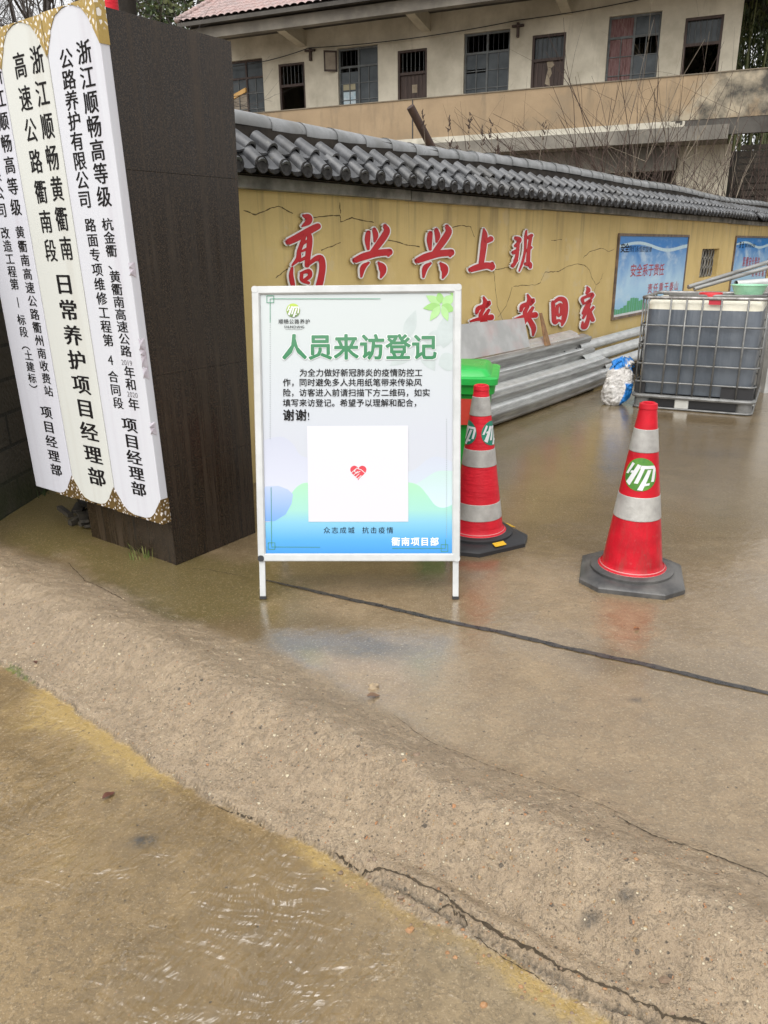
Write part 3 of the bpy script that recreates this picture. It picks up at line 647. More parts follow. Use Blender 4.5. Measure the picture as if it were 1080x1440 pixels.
mb.build('plaster_crack', flat('crack_dark', (.12, .085, .035), .9), wall)

# ---------------------------------------------------------------- red brush letters (traced strokes: x, y, width in the 4.5x / 4.9x enlargements)
def smooth_path(p, n=5):
    p = [np.array(q, float) for q in p]; p = [2*p[0]-p[1]]+p+[2*p[-1]-p[-2]]; o = []
    for i in range(1, len(p)-2):
        for k in range(n):
            u = k/n; a, b, c, d = p[i-1:i+3]
            o.append(.5*(2*b+(c-a)*u+(2*a-5*b+4*c-d)*u*u+(3*b-a-3*c+d)*u**3))
    o.append(p[-2]); return o
def brush(mb, conv, path, grow, c, thick=0.0, n=5):
    q = smooth_path(path, n); L = []; Rr = []; k = len(q)
    for i in range(k):
        d = q[min(i+1, k-1)][:2]-q[max(i-1, 0)][:2]; d = d/(np.linalg.norm(d)+1e-9); w = max(q[i][2], 3)/2+grow
        nn = np.array([-d[1], d[0]]); L.append(q[i][:2]+nn*w); Rr.append(q[i][:2]-nn*w)
    def capp(i, sgn):
        d = q[i][:2]-q[i-sgn][:2]; d = d/(np.linalg.norm(d)+1e-9); nn = np.array([-d[1], d[0]])*sgn; w = max(q[i][2], 3)/2+grow; e = .55 if grow < 1 else .9
        return [q[i][:2]+nn*w*math.cos(a)+d*w*e*math.sin(a) for a in np.linspace(0, math.pi, 7)[1:-1]]
    poly_r = L + capp(k-1, 1) + Rr[::-1] + capp(0, -1)
    m = len(poly_r); e0 = capp(k-1, 1); e1 = capp(0, -1)
    pts = L+Rr+e0+e1; V = [WALL(*conv(p), c) for p in pts]
    fs = [(i, i+1, k+i+1, k+i) for i in range(k-1)]
    fs.append(tuple([k-1]+[2*k+i for i in range(len(e0))]+[2*k-1])); fs.append(tuple([k]+[2*k+len(e0)+i for i in range(len(e1))]+[0]))
    mb.add(V, fs)
    if thick:
        out = list(range(k))+[2*k+i for i in range(len(e0))]+[k+i for i in range(k-1, -1, -1)]+[2*k+len(e0)+i for i in range(len(e1))]
        V2 = [WALL(*conv(pts[i]), c) for i in out]+[WALL(*conv(pts[i]), c-thick) for i in out]; m = len(out)
        mb.add(V2, [(i, (i+1) % m, m+(i+1) % m, m+i) for i in range(m)])
def conv(ox, oy, s): return lambda p: WALL.px(ox+p[0]/s, oy+p[1]/s)
C1 = conv(380, 280, 4.5); C2 = conv(640, 300, 4.909)
GAO = [[(192, 105, 12), (222, 118, 42), (222, 145, 36), (185, 172, 8)], [(95, 272, 34), (150, 245, 40), (240, 195, 40), (285, 172, 34)], [(203, 222, 14), (190, 262, 22), (165, 330, 22), (160, 375, 26), (122, 418, 8)],
       [(195, 226, 12), (225, 224, 26), (232, 270, 30), (222, 350, 30), (215, 420, 26)], [(188, 285, 10), (225, 258, 14)], [(178, 332, 10), (220, 312, 14)], [(168, 390, 14), (215, 365, 18)],
       [(120, 435, 12), (114, 480, 24), (122, 530, 26), (132, 575, 10)], [(225, 412, 14), (265, 380, 26), (300, 374, 36), (312, 420, 36), (306, 480, 36), (290, 545, 36), (262, 575, 10)], [(176, 468, 12), (225, 455, 24), (232, 485, 22), (200, 512, 18)], [(180, 470, 18), (182, 512, 18), (225, 530, 14)]]
XING = [[(603, 212, 26), (598, 260, 30), (603, 315, 14)], [(640, 192, 22), (650, 230, 30), (643, 268, 10)], [(708, 170, 22), (720, 205, 36), (680, 270, 38), (622, 345, 26)],
        [(517, 388, 30), (580, 362, 42), (660, 342, 38), (738, 335, 38)], [(735, 330, 26), (730, 358, 12)], [(605, 402, 10), (570, 432, 30), (558, 490, 10)], [(668, 403, 12), (690, 430, 42), (695, 460, 34), (682, 496, 8)]]
SHANG = [[(180, 108, 8), (187, 150, 34), (180, 220, 38), (170, 300, 34), (160, 365, 30)], [(195, 195, 26), (230, 176, 34)], [(88, 390, 30), (140, 372, 40), (200, 360, 40), (238, 368, 42)], [(238, 345, 20), (236, 385, 16)]]
BAN = [[(402, 172, 24), (425, 182, 30), (418, 205, 20), (398, 225, 16)], [(385, 272, 24), (418, 252, 18)], [(420, 200, 16), (410, 290, 20), (398, 330, 24)], [(380, 362, 24), (412, 322, 12)], [(475, 120, 8), (470, 160, 16), (465, 260, 13), (447, 340, 13), (425, 398, 6)],
       [(488, 168, 24), (512, 152, 18)], [(505, 160, 18), (492, 240, 20), (486, 330, 24)], [(478, 258, 18), (508, 235, 14)], [(470, 350, 22), (495, 350, 30), (502, 372, 18)]]
AN = [[(485, 563, 10), (497, 600, 28), (478, 630, 16)], [(438, 672, 18), (448, 640, 26), (490, 622, 24), (522, 600, 28), (505, 632, 10)], [(487, 640, 18), (465, 690, 26), (500, 740, 30), (525, 790, 32), (522, 840, 10)],
      [(520, 650, 16), (490, 700, 24), (455, 765, 16), (425, 800, 8)], [(395, 728, 8), (455, 712, 22), (538, 700, 36)]]
HUI = [[(660, 612, 22), (664, 680, 26), (670, 748, 28), (690, 750, 12)], [(665, 616, 14), (702, 590, 24), (738, 602, 32), (748, 660, 30), (735, 730, 30), (722, 772, 10)], [(690, 640, 18), (688, 690, 20), (700, 708, 14)], [(690, 638, 14), (716, 632, 20), (716, 690, 18), (697, 707, 12)], [(670, 750, 20), (700, 738, 14), (725, 752, 14)]]
JIA = [[(897, 510, 10), (905, 530, 26), (892, 552, 12)], [(872, 622, 16), (862, 592, 18), (890, 575, 16), (932, 560, 26), (925, 590, 10)], [(885, 620, 12), (922, 600, 18), (885, 650, 16), (865, 692, 10)], [(915, 630, 12), (895, 670, 18), (868, 722, 12)],
       [(897, 668, 12), (905, 700, 20), (900, 740, 24), (882, 780, 30), (862, 785, 16), (866, 750, 10)], [(908, 655, 12), (916, 682, 20), (935, 735, 26)], [(938, 648, 16), (915, 682, 12)]]
MR = M('red_acrylic', (.52, .008, .014), (.45, .006, .011), 6, .45, .05, 40, .001); MW = M('white_letter_edge', (.82, .80, .78), (.74, .72, .70), 8, .4, .05, 40, .001)
def wall_letter(paths, cv, label, grow=11, shift=(0, 0)):
    P2 = [[(x+shift[0], y+shift[1], w) for x, y, w in p] for p in paths]
    allp = [q for p in P2 for q in p]; cxy = cv((sum(q[0] for q in allp)/len(allp), max(q[1] for q in allp)))
    r = thing('brush_letter', label, 'wall letter', tuple(WALL(cxy[0], cxy[1], .02)), 'red brush letters on the yellow wall')
    mb = MB()
    for i, p in enumerate(P2): brush(mb, cv, p, grow, .026+.00025*i, .008)
    mb.build('white_backing', MW, r)
    mb = MB()
    for i, p in enumerate(P2): brush(mb, cv, p, 2.2, .0300+.00025*i, .002)
    mb.build('red_face', MR, r)
wall_letter(GAO, C1, 'red brush character 高 with white edge, largest of the upper row, beside the pillar')
wall_letter(XING, C1, 'red brush character 兴 with white edge just right of the 高 on the wall')
wall_letter([[(908+(x-517)*.99-3, y-2+(338-338), w) for x, y, w in p] for p in XING], C1, 'red brush character 兴 with white edge just left of the 上 on the wall', shift=(6, 5))
wall_letter(SHANG, C2, 'red brush character 上 with white edge between 兴 and 班 on the wall')
wall_letter(BAN, C2, 'red brush character 班 with white edge, last of the upper row on the wall')
wall_letter([[(x*1.02-330, y+16, w) for x, y, w in p] for p in AN], C2, 'red brush character 安 with white edge, half hidden behind the steel plate beside the notice board', shift=(15, 0))
wall_letter(AN, C2, 'red brush character 安 with white edge just right of the leaning steel plate')
wall_letter(HUI, C2, 'red brush character 回 with white edge right of the wooden stake')
wall_letter(JIA, C2, 'red brush character 家 with white edge, last of the lower row on the wall')

# ---------------------------------------------------------------- framed wall posters
def poster_mat(name, z0, z1):
    t = NT(name); s = t.sep(); z = t.ramp(s[2], z0, z1)
    n = t.noise(3.2, 5); b = t.mix(t.ramp(t.math('ADD', z, t.math('MULTIPLY', t.math('SUBTRACT', n, .5), .5)), .38, .85), (.42, .62, .78), (.02, .20, .56))
    b = t.mix(t.ramp(z, .40, .02, 0, .85), b, (.20, .45, .68)); b = t.mix(t.ramp(t.noise(2.2, 4, .6, t.mapping((1, 1, 2), loc=(3, 3, 0))), .5, .68, 0, .6), b, (.62, .74, .80))
    return t.out(b, .3, t.bump(n, .03, .004), 0, .4)
def wall_poster(a0, a1, b0, b1, label, extra):
    r = thing('wall_poster', label, 'poster', tuple(WALL((a0+a1)/2, b0)), 'framed posters on the yellow wall')
    mb = MB(); mb.fbox(WALL, a0+.02, a1-.02, b0+.02, b1-.02, .004, .016); mb.build('poster_sheet', poster_mat('poster_print', 0, b1-b0), r)
    mb = MB(); fw = .035
    mb.fbox(WALL, a0, a1, b0, b0+fw, .003, .03); mb.fbox(WALL, a0, a1, b1-fw, b1, .003, .03); mb.fbox(WALL, a0, a0+fw, b0+fw, b1-fw, .003, .03); mb.fbox(WALL, a1-fw, a1, b0+fw, b1-fw, .003, .03)
    mb.build('poster_frame', M('weathered_wood_frame', (.22, .15, .10), (.10, .075, .06), 9, .6, .3, 60, .003), r)
    H = b1-b0; Wd = a1-a0
    def band(f, g, a, b, c, mat, nm, n=30):
        mb = MB(); vs = []
        for i in range(n+1):
            x = a+(b-a)*i/n; vs += [WALL(x, f((x-a0)/Wd), c), WALL(x, g((x-a0)/Wd), c)]
        mb.add(vs, [(2*i, 2*i+1, 2*i+3, 2*i+2) for i in range(n)]); mb.build(nm, mat, r)
    band(lambda x: b1-fw-.03-.10*(.5+.5*math.sin(x*7+.6)), lambda x: b1-fw, a0+fw, a1-fw, .0166, flat('poster_blue', (.03, .22, .58), .3), 'blue_wave')
    band(lambda x: b1-fw-.09-.08*(.5+.5*math.sin(x*8+2.6))-.07*x, lambda x: b1-fw-.055-.08*(.5+.5*math.sin(x*8+2.6))-.05*x, a0+fw, a1-fw, .0172, flat('poster_pale_wave', (.55, .72, .80), .3), 'pale_wave')
    if extra:
        mb = MB(); x = a0+fw
        while x < a1-fw-.05:
            w = rnd.uniform(.05, .12); h = .05+.17*math.exp(-(((x-a0)/Wd-.27)/.12)**2)*rnd.uniform(.5, 1)+rnd.uniform(0, .03); mb.add([WALL(x, b0+fw+.03, .0166), WALL(x+w, b0+fw+.03, .0166), WALL(x+w, b0+fw+.03+h, .0166), WALL(x, b0+fw+.03+h, .0166)], [(0, 1, 2, 3)]); x += w+.008
        mb.build('green_skyline', flat('poster_green', (.05, .33, .13), .3), r)
        mb = MB(); mb.add([WALL(a0+fw, b0+fw, .0164), WALL(a1-fw, b0+fw, .0164), WALL(a1-fw, b0+fw+.03, .0164), WALL(a0+fw, b0+fw+.03, .0164)], [(0, 1, 2, 3)]); mb.build('white_base', MAT['white_paint'], r)
    return r
po = wall_poster(2.83, 5.93, .645, 1.768, 'blue and white safety poster in a weathered frame beside the plastic tote', True)
def zq(X_, Y_): return (840+X_/4.5, 310+Y_/4.5)
mb = MB(); c = .0178
a, b = WALL.px(*zq(162, 175), c), WALL.px(*zq(188, 175), c); write_run(mb, WALL, '安全', a, b, .125, c, sx=1.45, off=.02)
a, b = WALL.px(*zq(212, 180), c), WALL.px(*zq(335, 184), c); write_run(mb, WALL, '我们永恒的旋律', a, b, .09, c, sx=1.5)
mb.build('headline', MAT['ink'], po)
mb = MB(); mr = flat('poster_red_ink', (.40, .035, .05), .4)
a, b = WALL.px(*zq(228, 318), c), WALL.px(*zq(407, 312), c); write_run(mb, WALL, '安全系于责任', a, b, .185, c, sx=1.35, off=.012)
a, b = WALL.px(*zq(333, 432), c), WALL.px(*zq(500, 415), c); write_run(mb, WALL, '责任重于泰山', a, b, .15, c, sx=1.45, off=.012)
mb.build('slogan', mr, po)
p2 = wall_poster(8.98, 12.1, .60, 1.775, 'blue and white safety poster cut by the right picture edge', False)
mb = MB(); a, b = WALL.px(*zq(905, 155), c), WALL.px(*zq(922, 156), c); write_run(mb, WALL, '安全', a, b, .13, c, sx=1.2, off=.02)
a, b = WALL.px(*zq(938, 158), c), WALL.px(*zq(995, 160), c); write_run(mb, WALL, '我们永恒的旋律', a, b, .085, c, sx=1.5); mb.build('headline', MAT['ink'], p2)
mb = MB(); a, b = WALL.px(*zq(928, 262), c), WALL.px(*zq(1020, 262), c); write_run(mb, WALL, '紧绷安全琴弦', a, b, .20, c, sx=1.1, off=.012)
a, b = WALL.px(*zq(985, 335), c), WALL.px(*zq(1085, 332), c); write_run(mb, WALL, '奏响幸福乐章', a, b, .17, c, sx=1.3, off=.012); mb.build('slogan', mr, p2)

# ================================================================ A-BOARD NOTICE
ab = thing('notice_board', 'white framed A-board visitor notice standing on two legs in the wet yard', 'notice board', tuple(BOARD(.48, 0)))
def Zp(X_, Y_, c=0.0): return BOARD.px(330+X_/3, 380+Y_/3, c)
A0, A1, B0, B1 = .002, .976, .186, 1.482; FWD = .038
mb = MB()
def rrect(a0, a1, b0, b1, r, n=6):
    o = []
    for cx_, cy_, s0 in ((a1-r, b1-r, 0), (a0+r, b1-r, 90), (a0+r, b0+r, 180), (a1-r, b0+r, 270)):
        for k in range(n+1): q = R(s0+90*k/n); o.append((cx_+r*math.cos(q), cy_+r*math.sin(q)))
    return o
oo = rrect(A0, A1, B0, B1, .028); o1 = rrect(A0+.004, A1-.004, B0+.004, B1-.004, .026); ii = rrect(A0+FWD, A1-FWD, B0+FWD, B1-FWD, .002); i0 = rrect(A0+FWD-.007, A1-FWD+.007, B0+FWD-.007, B1-FWD+.007, .004)
n = len(oo)
V = [BOARD(a, b, -.012) for a, b in oo]+[BOARD(a, b, .008) for a, b in oo]+[BOARD(a, b, .0125) for a, b in o1]+[BOARD(a, b, .0125) for a, b in i0]+[BOARD(a, b, .004) for a, b in ii]
mb.add(V, [(L*n+i, L*n+(i+1) % n, (L+1)*n+(i+1) % n, (L+1)*n+i) for L in range(4) for i in range(n)])
mb.build('frame', MAT['alu'], ab, smooth=True, angle=35)
for (a, b) in ((A0, B0), (A1, B0), (A0, B1), (A1, B1)):
    sx = 1 if a == A0 else -1; sy = 1 if b == B0 else -1
    mb = MB(); q = rrect(min(a, a+sx*.03), max(a, a+sx*.03), min(b, b+sy*.03), max(b, b+sy*.03), .012); mb.prism(BOARD, q, .0128, .0142)
    mb.build('corner_cap', MAT['alu'] if not (sx > 0 and sy > 0) else MAT['black_plastic'], ab)
for a in (.006, .942):
    mb = MB(); mb.fbox(BOARD, a, a+.029, .012, B0+.02, -.010, .004); lg = mb.build('leg', MAT['alu'], ab, bevel=.003)
    mb = MB(); mb.fbox(BOARD, a-.001, a+.030, -.001, .013, -.011, .005); mb.build('leg_foot', MAT['black_plastic'], lg)
    BASE[lg.name] = BASE[ab.name]
back = Frame(BOARD(0, 1.47, -.03), BOARD.x, np.array([BOARD.y[0]*-1, -BOARD.y[1], BOARD.y[2]]))
bk = Frame(back.o - back.y*1.47 + ZUP*0, back.x, back.y)
mb = MB(); mb.fbox(bk, A0, A1, B0, B1, -.012, .004); rp = mb.build('rear_panel', MAT['alu'], ab, bevel=.01)
for a in (.006, .942):
    mb = MB(); mb.fbox(bk, a, a+.029, .02, B0, -.010, .003); mb.build('leg', MAT['alu'], ab)
# printed sheet
PA0, PA1, PB0, PB1 = A0+FWD-.004, A1-FWD+.004, B0+FWD-.004, B1-FWD+.004
cz = math.cos(_th)
def zof(Y_): return Zp(525, Y_)[1]*cz
t = NT('poster_paper'); s = t.sep(); z = s[2]
c_ = t.mix(t.ramp(z, zof(700), zof(250)), (.44, .46, .505), (.45, .485, .485)); MAT['paper'] = t.out(c_, .32, None, 0, .45)
mb = MB(); mb.fbox(BOARD, PA0, PA1, PB0, PB1, -.004, 0.0); mb.build('poster_sheet', MAT['paper'], ab)
def grad(name, stops):
    t = NT(name); z = t.sep()[2]; c = stops[0][1]
    for (y0, c0_), (y1, c1_) in zip(stops[:-1], stops[1:]): c = t.mix(t.ramp(z, zof(y0), zof(y1)), c, c1_)
    return t.out(c, .32, None, 0, .45)
def shape(name, pts, c, mat, curve=True):
    q = [np.array([p[0], p[1], 0.]) for p in pts]
    if curve: q = smooth_path(q, 6)
    poly = []
    for p in q:
        a, b = Zp(p[0], p[1]); poly.append((min(max(a, PA0), PA1), min(max(b, PB0), PB1)))
    mb = MB(); mb.add([BOARD(a, b, c) for a, b in poly], [tuple(range(len(poly)))]); return mb.build(name, mat, ab)
def hill(name, pts, bottom, c, mat):
    q = smooth_path([(x, y, 0) for x, y in pts], 6); vs = []
    for p in q:
        a, b = Zp(p[0], p[1]); a = min(max(a, PA0), PA1); b2 = max(Zp(p[0], bottom)[1], PB0); vs += [BOARD(a, max(b, b2+.001), c), BOARD(a, b2, c)]
    mb = MB(); mb.add(vs, [(2*i, 2*i+1, 2*i+3, 2*i+2) for i in range(len(q)-1)]); return mb.build(name, mat, ab)
hill('lilac_hill', [(104, 727), (150, 708), (205, 704), (248, 735), (275, 778), (330, 800), (420, 850)], 1062, .0004, grad('print_lilac', [(700, (.42, .44, .52)), (1000, (.50, .52, .60))]))
hill('pale_hill', [(690, 860), (760, 840), (810, 800), (850, 786), (900, 800), (940, 820)], 1062, .0006, grad('print_pale', [(790, (.43, .46, .53)), (1000, (.45, .52, .58))]))
hill('right_green_hill', [(760, 905), (800, 880), (850, 850), (900, 845), (940, 850)], 1010, .0008, grad('print_palegreen', [(850, (.40, .53, .50)), (1000, (.46, .55, .62))]))
hill('green_hill', [(104, 1061), (150, 1060), (200, 1032), (235, 950), (275, 905), (330, 895), (500, 892), (700, 893), (770, 905), (810, 945), (845, 990), (880, 1002), (915, 990), (940, 970)], 1220, .0010,
      grad('print_green_to_blue', [(890, (.31, .56, .36)), (1010, (.28, .53, .46)), (1070, (.17, .42, .58)), (1140, (.065, .30, .62)), (1200, (.035, .23, .57))]))
shape('blue_bubble', [(106, 925), (130, 912), (185, 910), (225, 925), (246, 945), (240, 985), (215, 1030), (170, 1058), (120, 1060), (106, 1057)], .0013, grad('print_blue_bubble', [(910, (.36, .43, .62)), (1060, (.13, .29, .62))]), False)
def leaf(x, y, ang, L, w, c, mat, nm='printed_leaf'):
    a = R(ang); pts = []
    for k in range(9): q = k/8; pts.append((L*q, w*math.sin(math.pi*q**.85)))
    for k in range(7, 0, -1): q = k/8; pts.append((L*q, -w*math.sin(math.pi*q**.85)))
    return shape(nm, [(x+px_*math.cos(a)-py*math.sin(a), y-px_*math.sin(a)-py*math.cos(a)) for px_, py in pts], c, mat, False)
lg1, lg2, lgp = flat('print_leaf_green', (.24, .47, .13), .35), flat('print_leaf_mid', (.32, .54, .22), .35), flat('print_leaf_grey', (.41, .46, .455), .35)
k = 0
for x, y, a, L, w in ((770, 320, 155, 110, 26), (760, 330, 215, 130, 28), (720, 290, 70, 130, 26), (800, 300, 15, 120, 34), (790, 330, -60, 110, 30), (880, 330, 80, 160, 40), (860, 400, 20, 90, 40)):
    leaf(x, y, a, L, w, .0004+k*.0001, lgp, 'grey_leaf'); k += 1
for x, y, a, L, w in ((868, 142, 150, 70, 17), (868, 148, 190, 75, 16), (868, 150, 235, 78, 16), (870, 140, 100, 50, 16), (875, 145, 35, 68, 20), (872, 150, -20, 60, 20), (876, 150, -70, 70, 15), (925, 110, 100, 40, 14), (930, 150, -60, 55, 15)):
    leaf(x, y, a, L, w, .0012+k*.0001, (lg1, lg2)[k % 2], 'green_leaf'); k += 1
# thin printed rules and corner squares
mg = flat('print_rule_green', (.05, .25, .14), .35); mb = MB(); cc = .0030
def rule(pts, w=2.4): strip(mb, BOARD, [Zp(*p) for p in pts], w/3*.00345, cc)
rule([(150, 121), (615, 121)]); rule([(150, 121), (150, 222)])
for (x0, x1, y0, y1) in ((136, 165, 108, 137), (142, 170, 1149, 1177), (871, 899, 1157, 1186)):
    rule([(x0, y0), (x1, y0)]); rule([(x1, y0), (x1, y1)]); rule([(x1, y1), (x0, y1)]); rule([(x0, y1), (x0, y0)])
mb.build('printed_rules', mg, ab); mb = MB()
rule([(154, 916), (156, 1166)]); rule([(156, 1167), (360, 1168)]); rule([(890, 1135), (889, 1172)]); rule([(665, 1173), (889, 1173)])
mb.build('printed_rules', mg, ab)
mb = MB()
for x, y0, y1 in ((150, 232, 710), (894, 630, 1130)):
    y = y0
    while y < y1:
        a, b = Zp(x, y); mb.add([BOARD(a+i, b+j, cc) for i, j in ((-.0016, -.0016), (.0016, -.0016), (.0016, .0016), (-.0016, .0016))], [(0, 1, 2, 3)]); y += 9
mb.build('printed_dots', flat('print_dot_grey', (.25, .28, .28), .4), ab)
def line(mb, text, x0, x1, y, size, c=.0030, **kw):
    a = Zp(x0, y); b = Zp(x1, y); write_run(mb, BOARD, text, a, b, size/3*.00337, c, **kw)
mb = MB(); line(mb, '人员来访登记', 252, 800, 326, 110, c=.0026, off=.050); mb.build('heading_edge', flat('print_white', (.62, .64, .63), .35), ab)
mb = MB(); line(mb, '人员来访登记', 252, 800, 326, 108, c=.0031, off=.030, sx=.98); mb.build('heading', grad('print_heading_green', [(280, (.045, .185, .085)), (370, (.015, .155, .055))]), ab)
mb = MB()
line(mb, '为全力做好新冠肺炎的疫情防控工', 290, 776, 433, 34, off=.012); line(mb, '作，同时避免多人共用纸笔带来传染风', 220, 773, 474, 34, off=.012)
line(mb, '险，访客进入前请扫描下方二维码，如实', 220, 808, 517, 34, off=.012); line(mb, '填写来访登记。希望予以理解和配合，', 220, 772, 560, 34, off=.012)
mb.build('notice_text', MAT['ink'], ab)
mb = MB(); line(mb, '谢谢', 228, 280, 612, 50, off=.022); line(mb, '!', 312, 312, 615, 46); mb.build('thanks_text', MAT['ink'], ab)
mb = MB(); line(mb, '众志成城', 389, 492, 1097, 30); line(mb, '抗击疫情', 552, 655, 1097, 30); mb.build('motto_text', MAT['ink'], ab)
mb = MB(); line(mb, '顺畅公路养护', 195, 308, 217, 21, off=.004); mb.build('company_text', MAT['ink'], ab)
mb = MB(); x = 212
for ch in 'SHUNCHANG': line(mb, ch, x, x, 239, 15, off=.012); x += 9.6
strip(mb, BOARD, [Zp(215, 250), Zp(285, 250)], .0012, .003); mb.build('logo_caption', flat('grey_print', (.08, .09, .09), .4), ab)
mb = MB(); line(mb, '衢南项目部', 680, 843, 1145, 38, off=.020); mb.build('signature', flat('print_pure_white', (.8, .82, .83), .35), ab)
a0_, b0_ = Zp(312, 1061); a1_, b1_ = Zp(732, 655); mb = MB(); mb.add([BOARD(a, b, .0024) for a, b in ((a0_, b0_), (a1_, b0_), (a1_, b1_), (a0_, b1_))], [(0, 1, 2, 3)]); mb.build('blank_white_panel', grad('print_panel_white', [(650, (.55, .545, .59)), (1060, (.54, .535, .58))]), ab)
hp = []
for k in range(40):
    q = 2*math.pi*k/40; hp.append((522+2.15*16*math.sin(q)**3, 850-2.15*(13*math.cos(q)-5*math.cos(2*q)-2*math.cos(3*q)-math.cos(4*q))))
shape('heart_emblem', hp, .0028, flat('print_heart_red', (.55, .03, .05), .35), False)
mb = MB()
for pl in ([(492, 855), (515, 835), (535, 842), (552, 858)], [(500, 866), (520, 848)], [(508, 874), (526, 858)], [(518, 880), (534, 866)], [(528, 880), (542, 868)], [(515, 835), (505, 848), (514, 856), (530, 848)]): strip(mb, BOARD, [Zp(*p) for p in pl], .0030, .0033)
mb.build('handshake_lines', MAT['white_paint'], ab)
# the round company emblem: green disc crossed by slanting white strokes
EMB = [[(-.92, -.05), (-.75, -.05), (-.42, .62), (-.58, .70)], [(-.78, -.55), (-.52, -.72), (.0, .55), (-.22, .62)], [(-.62, .05), (-.45, .05), (-.38, .2), (-.55, .2)], [(-.3, -.55), (-.08, -.55), (.28, .55), (.06, .55)], [(-.05, .36), (.92, .36), (.86, .55), (.02, .55)],
       [(.62, -.42), (.80, -.42), (.95, .38), (.74, .38)], [(-.08, -.92), (.18, -.95), (.62, .30), (.40, .30)], [(.1, -.70), (.52, -.62), (.55, -.48), (.16, -.55)]]
def emblem(place, r, mb_g, mb_w, n=28):
    """place(x, y, lift) -> point; disc and strokes are finely divided so they can follow a curved surface"""
    vs = [place(0, 0, 0)]; fs = []; K = 6
    for i in range(1, K+1):
        for k in range(n): q = 2*math.pi*k/n; vs.append(place(r*i/K*math.cos(q), r*i/K*math.sin(q), 0))
    fs += [(0, 1+k, 1+(k+1) % n) for k in range(n)]
    for i in range(K-1):
        for k in range(n): fs.append((1+i*n+k, 1+(i+1)*n+k, 1+(i+1)*n+(k+1) % n, 1+i*n+(k+1) % n))
    mb_g.add(vs, fs)
    for j, q in enumerate(EMB):
        q = [np.array(p)*r for p in q]; m = 6; vs = []
        for i in range(m+1):
            for k in range(m+1):
                u, v = i/m, k/m; p = (q[0]*(1-u)+q[1]*u)*(1-v)+(q[3]*(1-u)+q[2]*u)*v
                L = np.linalg.norm(p); p = p*min(1, r*.99/max(L, 1e-9)); vs.append(place(p[0], p[1], .0008+.00012*j))
        mb_w.add(vs, [(i*(m+1)+k, (i+1)*(m+1)+k, (i+1)*(m+1)+k+1, i*(m+1)+k+1) for i in range(m) for k in range(m)])
ea, eb = Zp(247, 170); g_, w_ = MB(), MB(); emblem(lambda x, y, l: BOARD(ea+x, eb+y, .0026+l), .032, g_, w_)
g_.build('emblem_disc', grad('emblem_green', [(142, (.36, .48, .06)), (198, (.06, .13, .05))]), ab); w_.build('emblem_strokes', MAT['white_paint'], ab)

# ================================================================ TRAFFIC CONES
t = NT('red_rubber'); n1 = t.noise(9, 6); n2 = t.noise(26, 4); c_ = t.mix(t.ramp(n1, .35, .68), (.52, .010, .022), (.36, .008, .016)); c_ = t.mix(t.ramp(n2, .60, .8, 0, .4), c_, (.50, .10, .10)); c_ = t.mix(t.math('MULTIPLY', t.ramp(t.sep()[2], .55, .0), t.ramp(t.noise(1, 6, .7, t.mapping((26, 26, 5))), .48, .64, 0, .55)), c_, (.20, .055, .045)); c_ = t.mix(t.ramp(t.noise(60, 5, .7), .64, .70, 0, .5), c_, (.16, .09, .07))
MAT['cone_red'] = t.out(c_, t.ramp(n1, .3, .7, .28, .46), t.bump(t.math('ADD', n1, t.math('MULTIPLY', t.noise(45, 3), .25)),   .4, .012), 0, .22)
MAT['cone_base'] = M('black_rubber', (.035, .035, .036), (.10, .096, .09), 7, .4, .25, 70, .003)
MAT['reflective'] = M('silver_reflective_tape', (.46, .45, .42), (.28, .27, .255), 7, .42, .6, 22, .006, metal=.15, c3=(.24, .225, .20))
